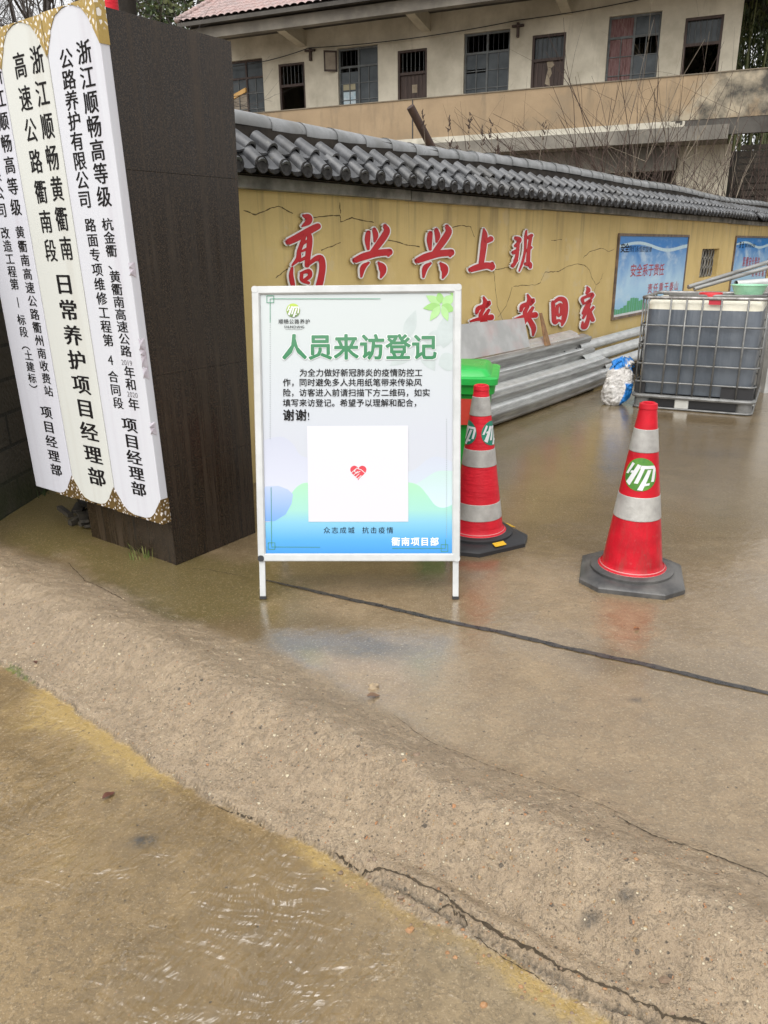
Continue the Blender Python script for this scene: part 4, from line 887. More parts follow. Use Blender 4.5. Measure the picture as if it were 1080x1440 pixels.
def make_cone(label, x, y, rot, bands, logos, logo_z, logo_r, base_mat, yellow, tint):
    r = thing('traffic_cone', label, 'traffic cone', (x, y, gz(x, y)), 'red and silver traffic cones')
    b0 = BASE[r.name]; X_ = np.array([math.cos(rot), math.sin(rot), 0]); Y_ = np.array([-math.sin(rot), math.cos(rot), 0]); F = Frame(b0, X_, Y_)
    h = .25; ch = .095; oc = [(h-ch, -h), (h, -h+ch), (h, h-ch), (h-ch, h), (-h+ch, h), (-h, h-ch), (-h, -h+ch), (-h+ch, -h)]
    mb = MB(); k = len(oc)
    V = [F(a*s_, b*s_, z) for s_, z in ((1, 0), (1.0, .022), (.97, .030), (.80, .046)) for a, b in oc]
    mb.add(V, [(L*k+i, L*k+(i+1) % k, (L+1)*k+(i+1) % k, (L+1)*k+i) for L in range(3) for i in range(k)]+[tuple(3*k+i for i in range(k)), tuple(range(k-1, -1, -1))])
    mb.lathe([(.205, .03), (.205, .058), (.19, .066), (.155, .066)], b0, 40)
    mb.build('rubber_base', base_mat, r, smooth=True, angle=30)
    rad = lambda z: .150-.1125*(z-.06)/.84
    mb = MB(); mb.lathe([(.166, .050), (.168, .066), (.158, .074), (rad(.08), .082)]+[(rad(z), z) for z in np.linspace(.1, .87, 40)]+[(rad(.87)+.003, .873), (rad(.89)+.002, .895), (rad(.9)-.006, .90), (rad(.9)-.012, .895), (.028, .80)], b0, 48, cap=False)
    mb.build('cone_body', tint, r, smooth=True, angle=50)
    mb = MB(); mb.lathe([(.1675, .060), (.1695, .063), (.1675, .067)], b0, 48, cap=False); mb.lathe([(.1585, .0725), (.1605, .0755), (.1575, .0785)], b0, 48, cap=False); mb.build('base_rim', flat('pale_red_rim', (.62, .22, .22), .4), r, smooth=True)
    for z0, z1 in bands:
        mb = MB(); mb.lathe([(rad(z0)+.0004, z0), (rad(z0)+.002, z0+.001)]+[(rad(z)+.002, z) for z in np.linspace(z0+.004, z1-.004, 8)]+[(rad(z1)+.002, z1-.001), (rad(z1)+.0004, z1)], b0, 48, cap=False)
        mb.build('reflective_band', MAT['reflective'], r, smooth=True)
    for ang in logos:
        g_, w_ = MB(), MB()
        def place(px_, py_, l):
            z = logo_z+py_; rr = rad(z)+.0025+l; q = ang+px_/rad(logo_z); return b0+np.array([rr*math.cos(q), rr*math.sin(q), z])
        emblem(place, logo_r, g_, w_)
        e = g_.build('emblem_sticker', M('sticker_green', *yellow[1]), r, smooth=True); w_.build('emblem_strokes', MAT['white_paint'], e)
    if yellow[0]:
        for i in range(4):
            q = rot+math.pi/2*i+math.pi/4*0; dx = np.array([math.cos(q), math.sin(q), 0]); dy = np.array([-dx[1], dx[0], 0])
            mb = MB(); P_ = b0+dx*.212+ZUP*.0485-dy*.045; mb.box(P_, dx*.032-ZUP*.0095, dy*.075, ZUP*.0025); mb.build('yellow_reflector', flat('reflector_yellow', (.65, .38, .01), .3), r)
    return r
make_cone('red traffic cone with two silver bands standing alone in the open yard', 1.263, 3.545, R(-17), ((.668, .778), (.335, .452)), (R(-112),), .565, .080, MAT['cone_base'], (False, ((.10, .26, .03), (.03, .14, .02), 14, .4)), MAT['cone_red'])
t = NT('bright_red_rubber'); n1 = t.noise(11, 5); t2 = t.noise(1, 4, .6, t.mapping((14, 14, 60)))
MAT['cone_red2'] = t.out(t.mix(t.ramp(n1, .35, .7), (.62, .018, .032), (.46, .012, .024)), .45, t.bump(t.math('ADD', t2, t.math('MULTIPLY', n1, .8)), .6, .008), 0, .22)
make_cone('red traffic cone with three silver bands on a black base behind the notice board', .54, 4.11, R(28), ((.735, .838), (.455, .550), (.150, .245)), (R(-165), R(-38)), .64, .068, MAT['black_plastic'], (True, ((.008, .20, .12), (.006, .14, .09), 12, .4)), MAT['cone_red2'])

# ================================================================ GREEN WHEELED BIN
bx0, by0 = .48, 5.05; bnr = thing('wheeled_bin', 'green wheeled rubbish bin partly hidden behind the notice board', 'bin', (bx0, by0, 0)); BF_ = Frame((bx0, by0, 0), (.985, -.17, 0), (.17, .985, 0))
MAT['bin'] = M('green_plastic', (.012, .30, .035), (.010, .25, .03), 5, .35, .08, 60, .002)
mb = MB(); k = 0
rings = []
for z, w, d in ((.05, .19, .19), (.10, .20, .20), (.72, .255, .275), (.73, .275, .295), (.79, .28, .30)):
    rings.append([BF_(a*1.0, b*1.0, z) for a, b in rrect(-w, w, -d, d, .05, 4)])
n = len(rings[0]); mb.add([p for g in rings for p in g], [(L*n+i, L*n+(i+1) % n, (L+1)*n+(i+1) % n, (L+1)*n+i) for L in range(4) for i in range(n)]+[tuple(range(n-1, -1, -1)), tuple(4*n+i for i in range(n))])
mb.build('bin_body', MAT['bin'], bnr, smooth=True, angle=35)
mb = MB(); rings = []
for z, w, d in ((.792, .295, .32), (.83, .298, .323), (.838, .285, .31), (.838, .25, .27), (.875, .225, .245), (.882, .205, .225)): rings.append([BF_(a, b+.0, z) for a, b in rrect(-w, w, -d, d, .045, 4)])
mb.add([p for g in rings for p in g], [(L*n+i, L*n+(i+1) % n, (L+1)*n+(i+1) % n, (L+1)*n+i) for L in range(5) for i in range(n)]+[tuple(range(n-1, -1, -1)), tuple(5*n+i for i in range(n))])
mb.build('lid', M('bright_green_plastic', (.02, .42, .07), (.016, .35, .055), 4, .3, .06, 60, .002), bnr, smooth=True, angle=35)
for a in (-.2, .2):
    mb = MB(); mb.tube([BF_(a-.025, .2, .09), BF_(a+.025, .2, .09)], .09, 20); mb.build('wheel', MAT['black_plastic'], bnr, smooth=True, angle=40)
mb = MB(); mb.tube([BF_(-.22, .335, .80), BF_(-.22, .38, .83), BF_(.22, .38, .83), BF_(.22, .335, .80)], .014, 8); mb.build('handle', MAT['bin'], bnr, smooth=True)
mb = MB(); mb.prism(BF_, [(.02, -.289), (.245, -.289), (.245, -.2915), (.02, -.2915)], .50, .74) if 0 else mb.box(BF_(.03, -.279, .53), BF_.x*.175, BF_.n*.17-BF_.y*.009, BF_.y*-.003); mb.build('red_patch', flat('patch_red', (.5, .05, .03), .4), bnr)  # flat red patch on the bin front

# ================================================================ STEEL STACKED ALONG THE WALL
RF = Frame(WALL.o, WALL.n, ZUP)          # x: out from the wall, y: up, normal runs back along the wall towards the pillar
def rail_profile():
    pts = [(0, .0), (.012, .028), (.030, .040), (.070, .083), (.098, .083), (.128, .045), (.150, .022), (.172, .022), (.194, .045), (.224, .083), (.252, .083), (.292, .040), (.305, .028), (.318, .0)]
    q = smooth_path([(a, b, 0) for a, b in pts], 4); up = [(p[0], p[1]) for p in q]; lo = [(a, b-.006) for a, b in up]
    return up+lo[::-1]
RP = rail_profile()
MAT['rail'] = M('weathered_dark_steel', (.40, .40, .385), (.25, .25, .24), 5, .40, .2, 70, .002, metal=.55, stretch=(.6, .6, 7), c3=(.17, .165, .155))  # darker steel: gives the front beams shaded faces by colour
MAT['rail_bright'] = M('bright_galvanised_rail', (.66, .67, .66), (.50, .51, .50), 6, .34, .12, 60, .002, metal=.5, stretch=(1, 1, 4))  # paler steel; on the rear beams it paints sky-lit top edges
def rail(label, s0, s1, foot, lean, mat, ragged=0, group='guardrail beams stacked along the wall', lips=0):
    """foot: (out, up) of the lower edge; lean: angle of the web above the horizontal, top edge leaning to the wall"""
    a = R(lean); ex = np.array([-math.cos(a), math.sin(a)]); ed = np.array([math.sin(a), math.cos(a)])
    pr = [RF(0, 0) + WALL.n*(foot[0]+p*ex[0]+q*ed[0]) + ZUP*(foot[1]+p*ex[1]+q*ed[1]) - WALL.o for p, q in RP]
    r_ = thing('guardrail_beam', label, 'guardrail beam', tuple(WALL((s0+s1)/2, foot[1], foot[0])), group)
    mb = MB(); n = len(pr); m = 14; vs = []
    for i in range(m):
        t_ = i/(m-1); sg = .012*math.sin(t_*3)
        for j, p in enumerate(pr):
            e = 0
            if i == m-1 and ragged: e = ragged*(.5-abs((j % (n//2))/(n//2)-.55))*1.2 + ragged*.12*math.sin(j*2.1)
            vs.append(WALL.o+WALL.x*(s0+(s1-s0)*t_+e)+p-ZUP*sg)
    fs = [(i*n+j, i*n+(j+1) % n, (i+1)*n+(j+1) % n, (i+1)*n+j) for i in range(m-1) for j in range(n)]
    h = n//2; fs += [(j, j+1, n-2-j, n-1-j) for j in range(h-1)]+[((m-1)*n+j, (m-1)*n+n-1-j, (m-1)*n+n-2-j, (m-1)*n+j+1) for j in range(h-1)]
    mb.add(vs, fs); mb.build('beam', mat, r_, smooth=True, angle=50, fixn=True)
    mb = MB()   # bolt slots near the end
    for k_ in range(6):
        p_, q_ = rnd.choice(((.16, .022), (.085, .0835), (.24, .0835))); sx = s1-.12-.16*(k_ % 4)-rnd.uniform(0, .05)
        c_ = WALL.o+WALL.x*sx+WALL.n*(foot[0]+p_*ex[0]+(q_+.001)*ed[0])+ZUP*(foot[1]+p_*ex[1]+(q_+.001)*ed[1]-.012*math.sin((sx-s0)/(s1-s0)*3))
        e2 = WALL.n*ex[0]+ZUP*ex[1]; e3 = WALL.n*ed[0]+ZUP*ed[1]
        ring = [c_+WALL.x*.022*math.cos(u)+e2*.010*math.sin(u)+e3*.001 for u in np.linspace(0, 6.283, 11)[:-1]]
        mb.add(ring, [tuple(range(10))])
    mb.build('bolt_slot', MAT['black_plastic'], r_)
rail('grey W-shaped guardrail beam lowest against the wet ground, front of the stack', -1.75, 1.60, (.56, .03), 62, MAT['rail'], .05)
rail('grey guardrail beam lying nested behind the lowest one in the stack', -1.8, 1.50, (.52, .075), 62, MAT['rail_bright'])
rail('bright guardrail beam whose rounded top edge tops the lower stack', -1.8, 1.38, (.46, .09), 58, MAT['rail_bright'])
rail('dull guardrail beam of the upper stack with a torn right end', -2.0, 1.36, (.33, .315), 68, MAT['rail'], .16)
rail('guardrail beam second from the front in the upper stack', -2.0, 1.2, (.28, .335), 68, MAT['rail_bright'])
rail('guardrail beam closest to the wall, top edge shining under the steel plate', -2.0, 1.26, (.22, .36), 68, MAT['rail_bright'])
mb = MB()
for s_ in (-1.5, -.1, 1.1): mb.box(WALL(s_, .0, .02), WALL.x*.12, WALL.n*.46, ZUP*.30)
mb.v = [v for v in mb.v]
o = mb.build('timber_bearer', M('grey_timber', (.10, .08, .06), (.05, .042, .033), 6, .75, .4, 40, .004, stretch=(3, 3, 1)), base=tuple(WALL(0, 0, .2))); tag(o, 'dark timber bearers carrying the upper beams in the rail stack', 'timber', kind='stuff')
for lab, s0, s1, off, z, rad in (('upper of the three bright steel pipes beside the blue and white sack', 1.15, 4.6, .26, .46, .062), ('middle steel pipe with dark open end beside the sack', 1.05, 4.5, .36, .33, .066), ('lowest steel pipe with wide black mouth at the sack', 1.42, 4.6, .47, .205, .070)):
    r_ = thing('steel_pipe', lab, 'steel pipe', tuple(WALL(s0, z-rad, off)), 'steel pipes along the wall')
    mb = MB(); mb.tube([WALL(s0, z, off), WALL(s1, z+.01, off-.05)], rad, 24, cap=False); mb.tube([WALL(s0, z, off), WALL(s0+.5, z, off-.007)], rad-.006, 24, cap=False)
    a_ = [WALL(s0, z, off)+(WALL.n*math.cos(q)+ZUP*math.sin(q))*rad for q in np.linspace(0, 6.2832, 25)[:-1]]; b_ = [WALL(s0, z, off)+(WALL.n*math.cos(q)+ZUP*math.sin(q))*(rad-.006) for q in np.linspace(0, 6.2832, 25)[:-1]]
    mb.add(a_+b_, [(i, (i+1) % 24, 24+(i+1) % 24, 24+i) for i in range(24)]); mb.build('tube', MAT['rail_bright'], r_, smooth=True, angle=50)
    mb = MB(); mb.tube([WALL(s0+.12, z, off), WALL(s0+.14, z, off)], rad-.0065, 20); mb.build('bore_shade_plug', MAT['black_plastic'], r_)  # black plug stands in for the dark inside of the pipe
mb = MB(); mb.box(WALL(2.3, 0, .2), WALL.x*.3, WALL.n*.36, ZUP*.13); mb.box(WALL(3.9, 0, .15), WALL.x*.3, WALL.n*.36, ZUP*.13)
o = mb.build('concrete_block', MAT['dark_cement'], base=tuple(WALL(2.5, 0, .3))); tag(o, 'dark concrete blocks bearing the steel pipes behind the sack', 'block')
# leaning plate and stake
PFp = [WALL.px(640, 456, .17), WALL.px(738, 447, .17), WALL.px(744, 487, .25), WALL.px(640, 512, .25)]
t = NT('scraped_steel_plate'); n1 = t.noise(4, 6); n2 = t.noise(1, 5, .6, t.mapping((3, 3, 9)))
c_ = t.mix(t.ramp(n1, .4, .62), (.50, .50, .49), (.40, .40, .39)); c_ = t.mix(t.ramp(t.noise(1.9, 5, .6, t.mapping(loc=(1, 4, 3))), .5, .68, 0, .5), c_, (.55, .30, .28))
MAT['plate'] = t.out(c_, .45, t.bump(n2, .1, .003), .35)
mb = MB(); (a0, b0), (a1, b1), (a2, b2), (a3, b3) = PFp
f_ = lambda a, b, c: WALL(a, b, c)
V = [f_(a3-.25, .62, .262), f_(a2, .60, .262), f_(a1, b1, .16), f_(a0-.25, b0, .16)]; V += [p-WALL.n*.005 for p in V]
mb.add(V, [(0, 1, 2, 3), (7, 6, 5, 4), (0, 4, 5, 1), (1, 5, 6, 2), (2, 6, 7, 3), (3, 7, 4, 0)]); o = mb.build('steel_plate', MAT['plate'], base=tuple(f_(a2, .6, .25))); tag(o, 'flat grey steel plate with pinkish scrapes leaning on the wall above the beams', 'steel plate')
mb = MB(); b_ = WALL(*WALL.px(772, 486, .30), .30); tp = WALL(*WALL.px(762, 440, .06), .06); ex = WALL.x; mb.add([b_-ex*.055, b_+ex*.055, b_+ex*.055-WALL.n*.03, b_-ex*.055-WALL.n*.03, tp-ex*.025, tp+ex*.012, tp+ex*.012-WALL.n*.025, tp-ex*.025-WALL.n*.025], [(0, 1, 5, 4), (1, 2, 6, 5), (2, 3, 7, 6), (3, 0, 4, 7), (4, 5, 6, 7), (3, 2, 1, 0)])
o = mb.build('wooden_stake', M('brown_timber', (.24, .135, .06), (.14, .075, .035), 4, .7, .3, 40, .004, stretch=(7, 7, 1)), base=tuple(b_), bevel=.004); tag(o, 'brown wooden stake leaning on the wall between 安 and 回', 'stake')

# ================================================================ WOVEN SACK
sp_ = np.array([2.47, 8.02, 0.]); mb = MB(); nu, nv = 90, 60; vs = []; fs = []
for j in range(nv+1):
    h_ = j/nv; z = .46*h_
    prof = (.105+.045*math.sin(h_*math.pi))*(1-.32*h_**2) if h_ < .9 else .115*(1-(h_-.9)/.1*.8)
    if h_ < .08: prof *= .72+3.5*h_
    for i in range(nu):
        q = 2*math.pi*i/nu; X_ = np.array([math.cos(q)*2.3+7]); Y_ = np.array([math.sin(q)*2.3+h_*4.5+3])
        f1 = float(fbm(X_+float(h_)*1.7, Y_, 1.1, 4)[0]); f2 = float(fbm(X_*1.3+31, Y_*.8+h_*2, 2.4, 3)[0])
        w_ = 1+.55*(f1-.5)-.34*abs(f2-.5)*2+.12+.05*math.sin(3*q+6*h_)
        vs.append((sp_[0]+prof*w_*math.cos(q)*1.05+.13*h_, sp_[1]+prof*w_*math.sin(q)*.8+.12*h_, max(0, z+.09*(f2-.5)*h_+.03*math.sin(5*q)*h_*h_)))
for j in range(nv):
    for i in range(nu): fs.append((j*nu+i, j*nu+(i+1) % nu, (j+1)*nu+(i+1) % nu, (j+1)*nu+i))
fs += [tuple(range(nu-1, -1, -1)), tuple(nv*nu+i for i in range(nu))]
mb.add(vs, fs)
t = NT('woven_sack'); s = t.sep(); wv = t.noise(3.0, 3, .5, t.mapping((1, 1, 1), loc=(.35, .2, .12)))
u_ = t.math('ADD', s[2], t.math('ADD', t.math('MULTIPLY', t.math('SUBTRACT', wv, .5), .55), t.math('MULTIPLY', s[0], .45)))
blue = t.math('MULTIPLY', t.ramp(u_, .36, .375), t.ramp(t.noise(6, 3), .62, .58)); blue2 = t.math('MULTIPLY', t.ramp(t.math('ADD', s[0], t.math('MULTIPLY', wv, .25)), .17, .185), t.ramp(s[2], .24, .22))
c_ = t.mix(t.math('MAXIMUM', blue, blue2), t.mix(t.ramp(t.noise(14, 4), .35, .65), (.66, .63, .60), (.40, .385, .36)), (.015, .20, .58))
o = mb.build('woven_sack', t.out(c_, .38, t.bump(t.math('ADD', t.noise(16, 5, .65, dist=1.5), t.math('MULTIPLY', t.noise(220, 2), .08)), .9, .022)), base=tuple(sp_), smooth=True)
tag(o, 'crumpled blue and white woven plastic sack slumped against the tote pallet', 'sack')

# ================================================================ LIQUID TOTE IN A CAGE
IX = np.array([.884, -.468, 0]); IY = np.array([.468, .884, 0]); IO = np.array([2.644, 7.879, 0]); IB = Frame(IO, IX, IY)   # n up
IW, ID, IH = 1.13, 1.0, 1.115
tote = thing('liquid_tote', 'large plastic liquid tote in a grey steel cage at the right, filled with dark liquid', 'tote', tuple(IO+IX*IW/2+IY*ID/2))
t = NT('tote_plastic'); s = t.sep(); vf = t.noise(1, 4, .6, t.mapping((4, 4, .5))); n1 = t.noise(7, 5); lv = t.math('ADD', s[2], t.math('MULTIPLY', t.math('SUBTRACT', t.noise(2, 2), .5), .006))
liq = t.mix(t.ramp(vf, .35, .65), (.058, .070, .088), (.098, .112, .132)); liq = t.mix(t.ramp(s[2], 1.0, .2, 0, .25), liq, (.13, .145, .155)); liq = t.mix(t.ramp(n1, .55, .8, 0, .3), liq, (.20, .215, .23))
cream = t.mix(n1, (.62, .58, .44), (.70, .68, .60))
MAT['tote'] = t.out(t.mix(t.ramp(lv, .998, 1.002), liq, cream), .32, t.bump(t.math('ADD', t.math('MULTIPLY', vf, 1.6), t.math('MULTIPLY', n1, .4)), .5, .03), 0, .45)
mb = MB(); rings = []
for z, ins, rr in ((.145, .06, .06), (.16, .035, .09), (.60, .022, .10), (1.04, .030, .10), (1.085, .05, .10), (1.10, .10, .10), (1.104, .30, .08)):
    rings.append([IB(a, b, z) for a, b in rrect(ins, IW-ins, ins, ID-ins, rr, 5)])
n = len(rings[0]); mb.add([p for g in rings for p in g], [(L*n+i, L*n+(i+1) % n, (L+1)*n+(i+1) % n, (L+1)*n+i) for L in range(6) for i in range(n)]+[tuple(6*n+i for i in range(n)), tuple(range(n-1, -1, -1))])
tk = mb.build('tank', MAT['tote'], tote, smooth=True, angle=50)
mb = MB(); mb.lathe([(.11, 1.10), (.115, 1.13), (.11, 1.148), (.0, 1.15)], tuple(IB(IW*.52, ID*.42, 0)), 28); mb.build('filler_cap', flat('cap_red', (.55, .03, .04), .35), tote, smooth=True, angle=40)
mb = MB(); mb.box(IB(IW*.545, -.004, 1.055), IX*.12, -IY*.003, ZUP*.052); mb.build('red_tag', flat('tag_red', (.5, .03, .05), .4), tote)
MAT['cage'] = M('cage_steel', (.21, .21, .205), (.13, .13, .125), 12, .45, .1, 60, .001, metal=.35)
mb = MB()
loop = lambda z, o_=0, r=.06: [IB(a, b, z) for a, b in rrect(-o_, IW+o_, -o_, ID+o_, r, 4)]
mb.tube(loop(1.112, .004), .017, 8, closed=True); mb.build('cage_top_rim', M('cage_rim_worn', (.34, .33, .32), (.14, .13, .12), 14, .45, .2, 60, .002, metal=.6), tote, smooth=True)
mb = MB()
for z in (.845, .655, .46, .275): mb.tube(loop(z, .006), .0095, 7, closed=True)
mb.build('cage_hoops', MAT['cage'], tote, smooth=True)
mb = MB()
for f_ in (.05, .24, .37, .50, .65, .86):
    for b in (-.012, ID+.012): mb.tube([IB(IW*f_, b, .13), IB(IW*f_, b, 1.105)], .0095, 7)
for f_ in (.10, .27, .42, .58, .73, .90):
    for a in (-.012, IW+.012): mb.tube([IB(a, ID*f_, .13), IB(a, ID*f_, 1.105)], .0095, 7)
mb.build('cage_bars', MAT['cage'], tote, smooth=True)
mb = MB(); mb.tube([IB(.2, .3, 1.118), IB(IW-.02, .35, 1.122)], .013, 8); mb.tube([IB(.1, .62, 1.118), IB(IW, .70, 1.122)], .013, 8); mb.build('top_brace', MAT['cage'], tote, smooth=True)
mb = MB(); mb.tube(loop(.13, .01), .022, 8, closed=True); mb.fbox(Frame(IO, IX, IY), 0, IW, 0, ID, .115, .135)
for a in (0, IW-.15):
    for b in (0, ID-.15):
        rr = rrect(a, a+.15, b, b+.15, .05, 4); mb.prism(IB, rr, .0, .115)
mb.tube(loop(.012, .004), .011, 8, closed=True); mb.build('steel_pallet', MAT['cage'], tote, smooth=True, angle=40)
mb = MB(); mb.fbox(IB, IW*.36, IW*.48, -.004, .12, .014, .115); mb.fbox(IB, IW-.12, IW+.004, ID*.42, ID*.55, .014, .115); mb.build('pallet_foot', M('foot_pale', (.62, .62, .58), (.5, .5, .47), 8, .4, .1, 40, .002, metal=.3), tote, bevel=.01)
mb = MB(); mb.fbox(IB, .02, IW-.02, .03, ID-.02, .02, .11); mb.build('pallet_shade_block', MAT['black_plastic'], tote)  # black block added in place of the shade under the tank
for a0_, a1_ in ((.005, .10), (IW-.30, IW-.008)):
    mb = MB(); mb.box(IB(a0_, .006, .15), IX*(a1_-a0_), IY*.05, ZUP*.115); mb.build('corner_guard', MAT['black_plastic'], tote)
mb = MB(); c_ = IB(.93, .52, 1.13); mb.lathe([(.0, .0), (.13, .0), (.165, .085), (.178, .088), (.178, .094), (.160, .092), (.125, .012), (.0, .010)], tuple(c_), 36, cap=False)
o = mb.build('basin', M('pale_green_plastic', (.30, .58, .40), (.27, .52, .36), 5, .35, .05, 40, .001), base=tuple(c_), smooth=True, angle=40); tag(o, 'pale green plastic basin on top of the liquid tote', 'basin')
for nm, lab, p0, p1, r_, mt, hol in (('conduit_pipe', 'thin grey pipe lying slanted over the top of the tote, nearest the front', (3.44, 8.62, 1.150), (4.75, 8.95, 1.46), .022, 'rail', 0), ('conduit_pipe', 'thin grey pipe lying slanted over the tote behind another', (3.42, 8.74, 1.165), (4.8, 9.2, 1.50), .024, 'rail', 0), ('drain_pipe', 'short fat pale pipe with dark open mouth on the tote at the right edge', (3.93, 8.70, 1.19), (5.0, 8.85, 1.245), .042, 'rail_bright', 1)):
    r0 = thing(nm, lab, 'pipe', p0); mb = MB(); mb.tube([p0, p1], r_, 14, cap=not hol); mb.build('tube', MAT[mt], r0, smooth=True, angle=50)
    if hol: mb = MB(); mb.tube([np.array(p0)+np.array([.02, .003, .001]), np.array(p0)+np.array([.05, .007, .002])], r_*.96, 14); mb.build('bore_shade_plug', MAT['black_plastic'], r0)  # black plug paints the unlit inside of this pipe
# low support behind the tote that carries the pipes
mb = MB(); mb.box((4.35, 8.55, 0), (.6, .12, 0), (-.08, .45, 0), (0, 0, 1.10)); mb.box((4.30, 8.50, 1.10), (.7, .14, 0), (-.1, .55, 0), (0, 0, .05)); o = mb.build('storage_crate', M('pale_crate', (.5, .5, .48), (.36, .36, .34), 6, .6, .3), base=(4.6, 8.8, 0)); tag(o, 'pale crate carrying the pipe ends beside the tote at the right picture edge', 'crate')

# ================================================================ TWO-STOREY HOUSE BEHIND
house = thing('old_house', 'old two-storey house with cream upper wall, beige balcony and reddish tile roof', 'house', tuple(FAC(-6, 0)))
t = NT('cream_wall'); n1 = t.noise(.8, 7, .65); n2 = t.noise(1, 6, .65, t.mapping((4, 4, .6))); n3 = t.noise(30, 4)
c_ = t.mix(t.ramp(n1, .36, .64), (.62, .565, .45), (.40, .355, .27)); c_ = t.mix(t.ramp(n2, .56, .76, 0, .6), c_, (.33, .29, .22)); MAT['cream'] = t.out(c_, .85, t.bump(n3, .2, .01))
t = NT('beige_parapet'); n1 = t.noise(.9, 7, .62); n2 = t.noise(1, 6, .65, t.mapping((3, 3, .5), loc=(1, 1, 1))); s = t.sep()
c_ = t.mix(t.ramp(n1, .35, .65), (.31, .225, .135), (.235, .168, .10)); c_ = t.mix(t.ramp(n2, .54, .72, 0, .7), c_, (.165, .125, .08)); c_ = t.mix(t.ramp(t.noise(.45, 6, .7), .55, .66, 0, .5), c_, (.20, .165, .115))
wx = t.math('ADD', t.math('MULTIPLY', s[0], .25), t.math('MULTIPLY', t.math('SUBTRACT', t.noise(.7, 6, .65), .5), 2.6)); rot_ = t.ramp(wx, 1.15, 1.42)
c_ = t.mix(rot_, c_, t.mix(t.ramp(t.noise(1.6, 6, .6), .42, .6), (.33, .28, .20), (.055, .05, .04))); MAT['beige'] = t.out(c_, .85, t.bump(t.noise(25, 5), .25, .012))
MAT['strip'] = M('pale_slab_edge', (.52, .49, .41), (.40, .37, .30), 2.5, .8, .3, 30, .01, c3=(.26, .24, .19))
MAT['concrete'] = M('grey_concrete', (.22, .20, .165), (.13, .118, .10), 1.3, .8, .4, 20, .01, c3=(.08, .072, .06))
MAT['dark_conc'] = M('stained_shaded_concrete', (.075, .068, .058), (.03, .027, .023), 1.1, .85, .4, 20, .01)  # stain on the slab edge, painted-in shade on lower wall and under roof
WL, WR_, FL, RFH = -14.1, 1.15, 4.35, 8.0
OPEN = []   # (s0, s1, z0, z1, kind)
for k, s0 in enumerate((-13.80, -9.91, -5.98, -2.06)): OPEN.append((s0, s0+1.31, 5.25, 7.265, 'w', k))
for k, s0 in enumerate((-11.93, -7.98, -4.05, -.17)): OPEN.append((s0, s0+.905, FL+.02, 7.03, 'd', k))
OPEN.sort(); mb = MB(); x = WL
for (s0, s1, z0, z1, kd, k) in OPEN:
    mb.fbox(FAC, x, s0, FL, RFH, -.24, 0); mb.fbox(FAC, s0, s1, z1, RFH, -.24, 0)
    if z0 > FL+.1: mb.fbox(FAC, s0, s1, FL, z0, -.24, 0)
    x = s1
mb.fbox(FAC, x, WR_, FL, RFH, -.24, 0); mb.fbox(FAC, WL, WL+.24, FL, RFH, -6, -.24); mb.fbox(FAC, WR_-.24, WR_, FL, RFH, -6, -.24); mb.fbox(FAC, WL, WR_, FL, RFH, -6.2, -6)
mb.build('upper_wall', MAT['cream'], house)
mb = MB(); mb.fbox(FAC, WL, WR_, FL-.32, FL, -6.2, 1.62); mb.fbox(FAC, WL, WR_, RFH, RFH+.12, -6.2, 0)
for sx in (-10.4, -6.5, -2.5): mb.fbox(FAC, sx-.1, sx+.1, FL, RFH, -5.9, -.26)
mb.build('floor_slab', MAT['concrete'], house)
PXL, PXR = -14.6, 7.5
mb = MB(); mb.fbox(FAC, PXL, PXR, 4.50, 5.475, 1.38, 1.5); mb.build('balcony_parapet', MAT['beige'], house)
mb = MB(); mb.fbox(FAC, PXL, PXR, 5.477, 5.50, 1.36, 1.52); mb.build('parapet_top', M('parapet_cap', (.20, .16, .11), (.12, .10, .07), 3, .8, .3), house)
mb = MB(); mb.fbox(FAC, PXL, -.25, 4.22, 4.498, 1.3, 1.53); 
for i in range(9): a_ = -.25+i*.055; mb.fbox(FAC, a_, a_+.055, 4.22+.02*rnd.random()*i/2, 4.498-.03*i*rnd.random(), 1.3, 1.53-.003*(i+1))
mb.build('slab_edge', MAT['strip'], house)
mb = MB(); mb.fbox(FAC, -.2, PXR, 4.14, 4.497, 1.3, 1.49); mb.build('damp_slab_edge', MAT['dark_conc'], house)
mb = MB(); mb.fbox(FAC, -6.98, -6.95, 4.51, 5.47, 1.5, 1.512); mb.build('rain_pipe', MAT['black_plastic'], house)
# ground floor
mb = MB(); mb.fbox(FAC, PXL, PXR, 0, 4.02, -1.4, -1.2); mb.build('lower_wall', MAT['dark_conc'], house)  # dark colour stands in for the shade of the ground floor
mb = MB(); mb.fbox(FAC, PXL, .0, 3.45, 4.02, .55, .85); mb.build('lower_beam', MAT['concrete'], house)
for sx in (-13.2, -9.0, -4.7, .03): mb = MB(); mb.fbox(FAC, sx, sx+1.25 if sx > 0 else sx+.5, 0, 4.03, .1, .5); mb.build('lower_column', MAT['cream'], house)
mb = MB()
for z in np.arange(2.2, 4.0, .16): mb.fbox(FAC, 1.5, 5.4, z, z+.12, -.55+.03*rnd.random(), -.5+.05*rnd.random())
mb.build('timber_boards', M('old_boards', (.07, .058, .044), (.035, .029, .022), 3, .8, .4, 30, .01), house)
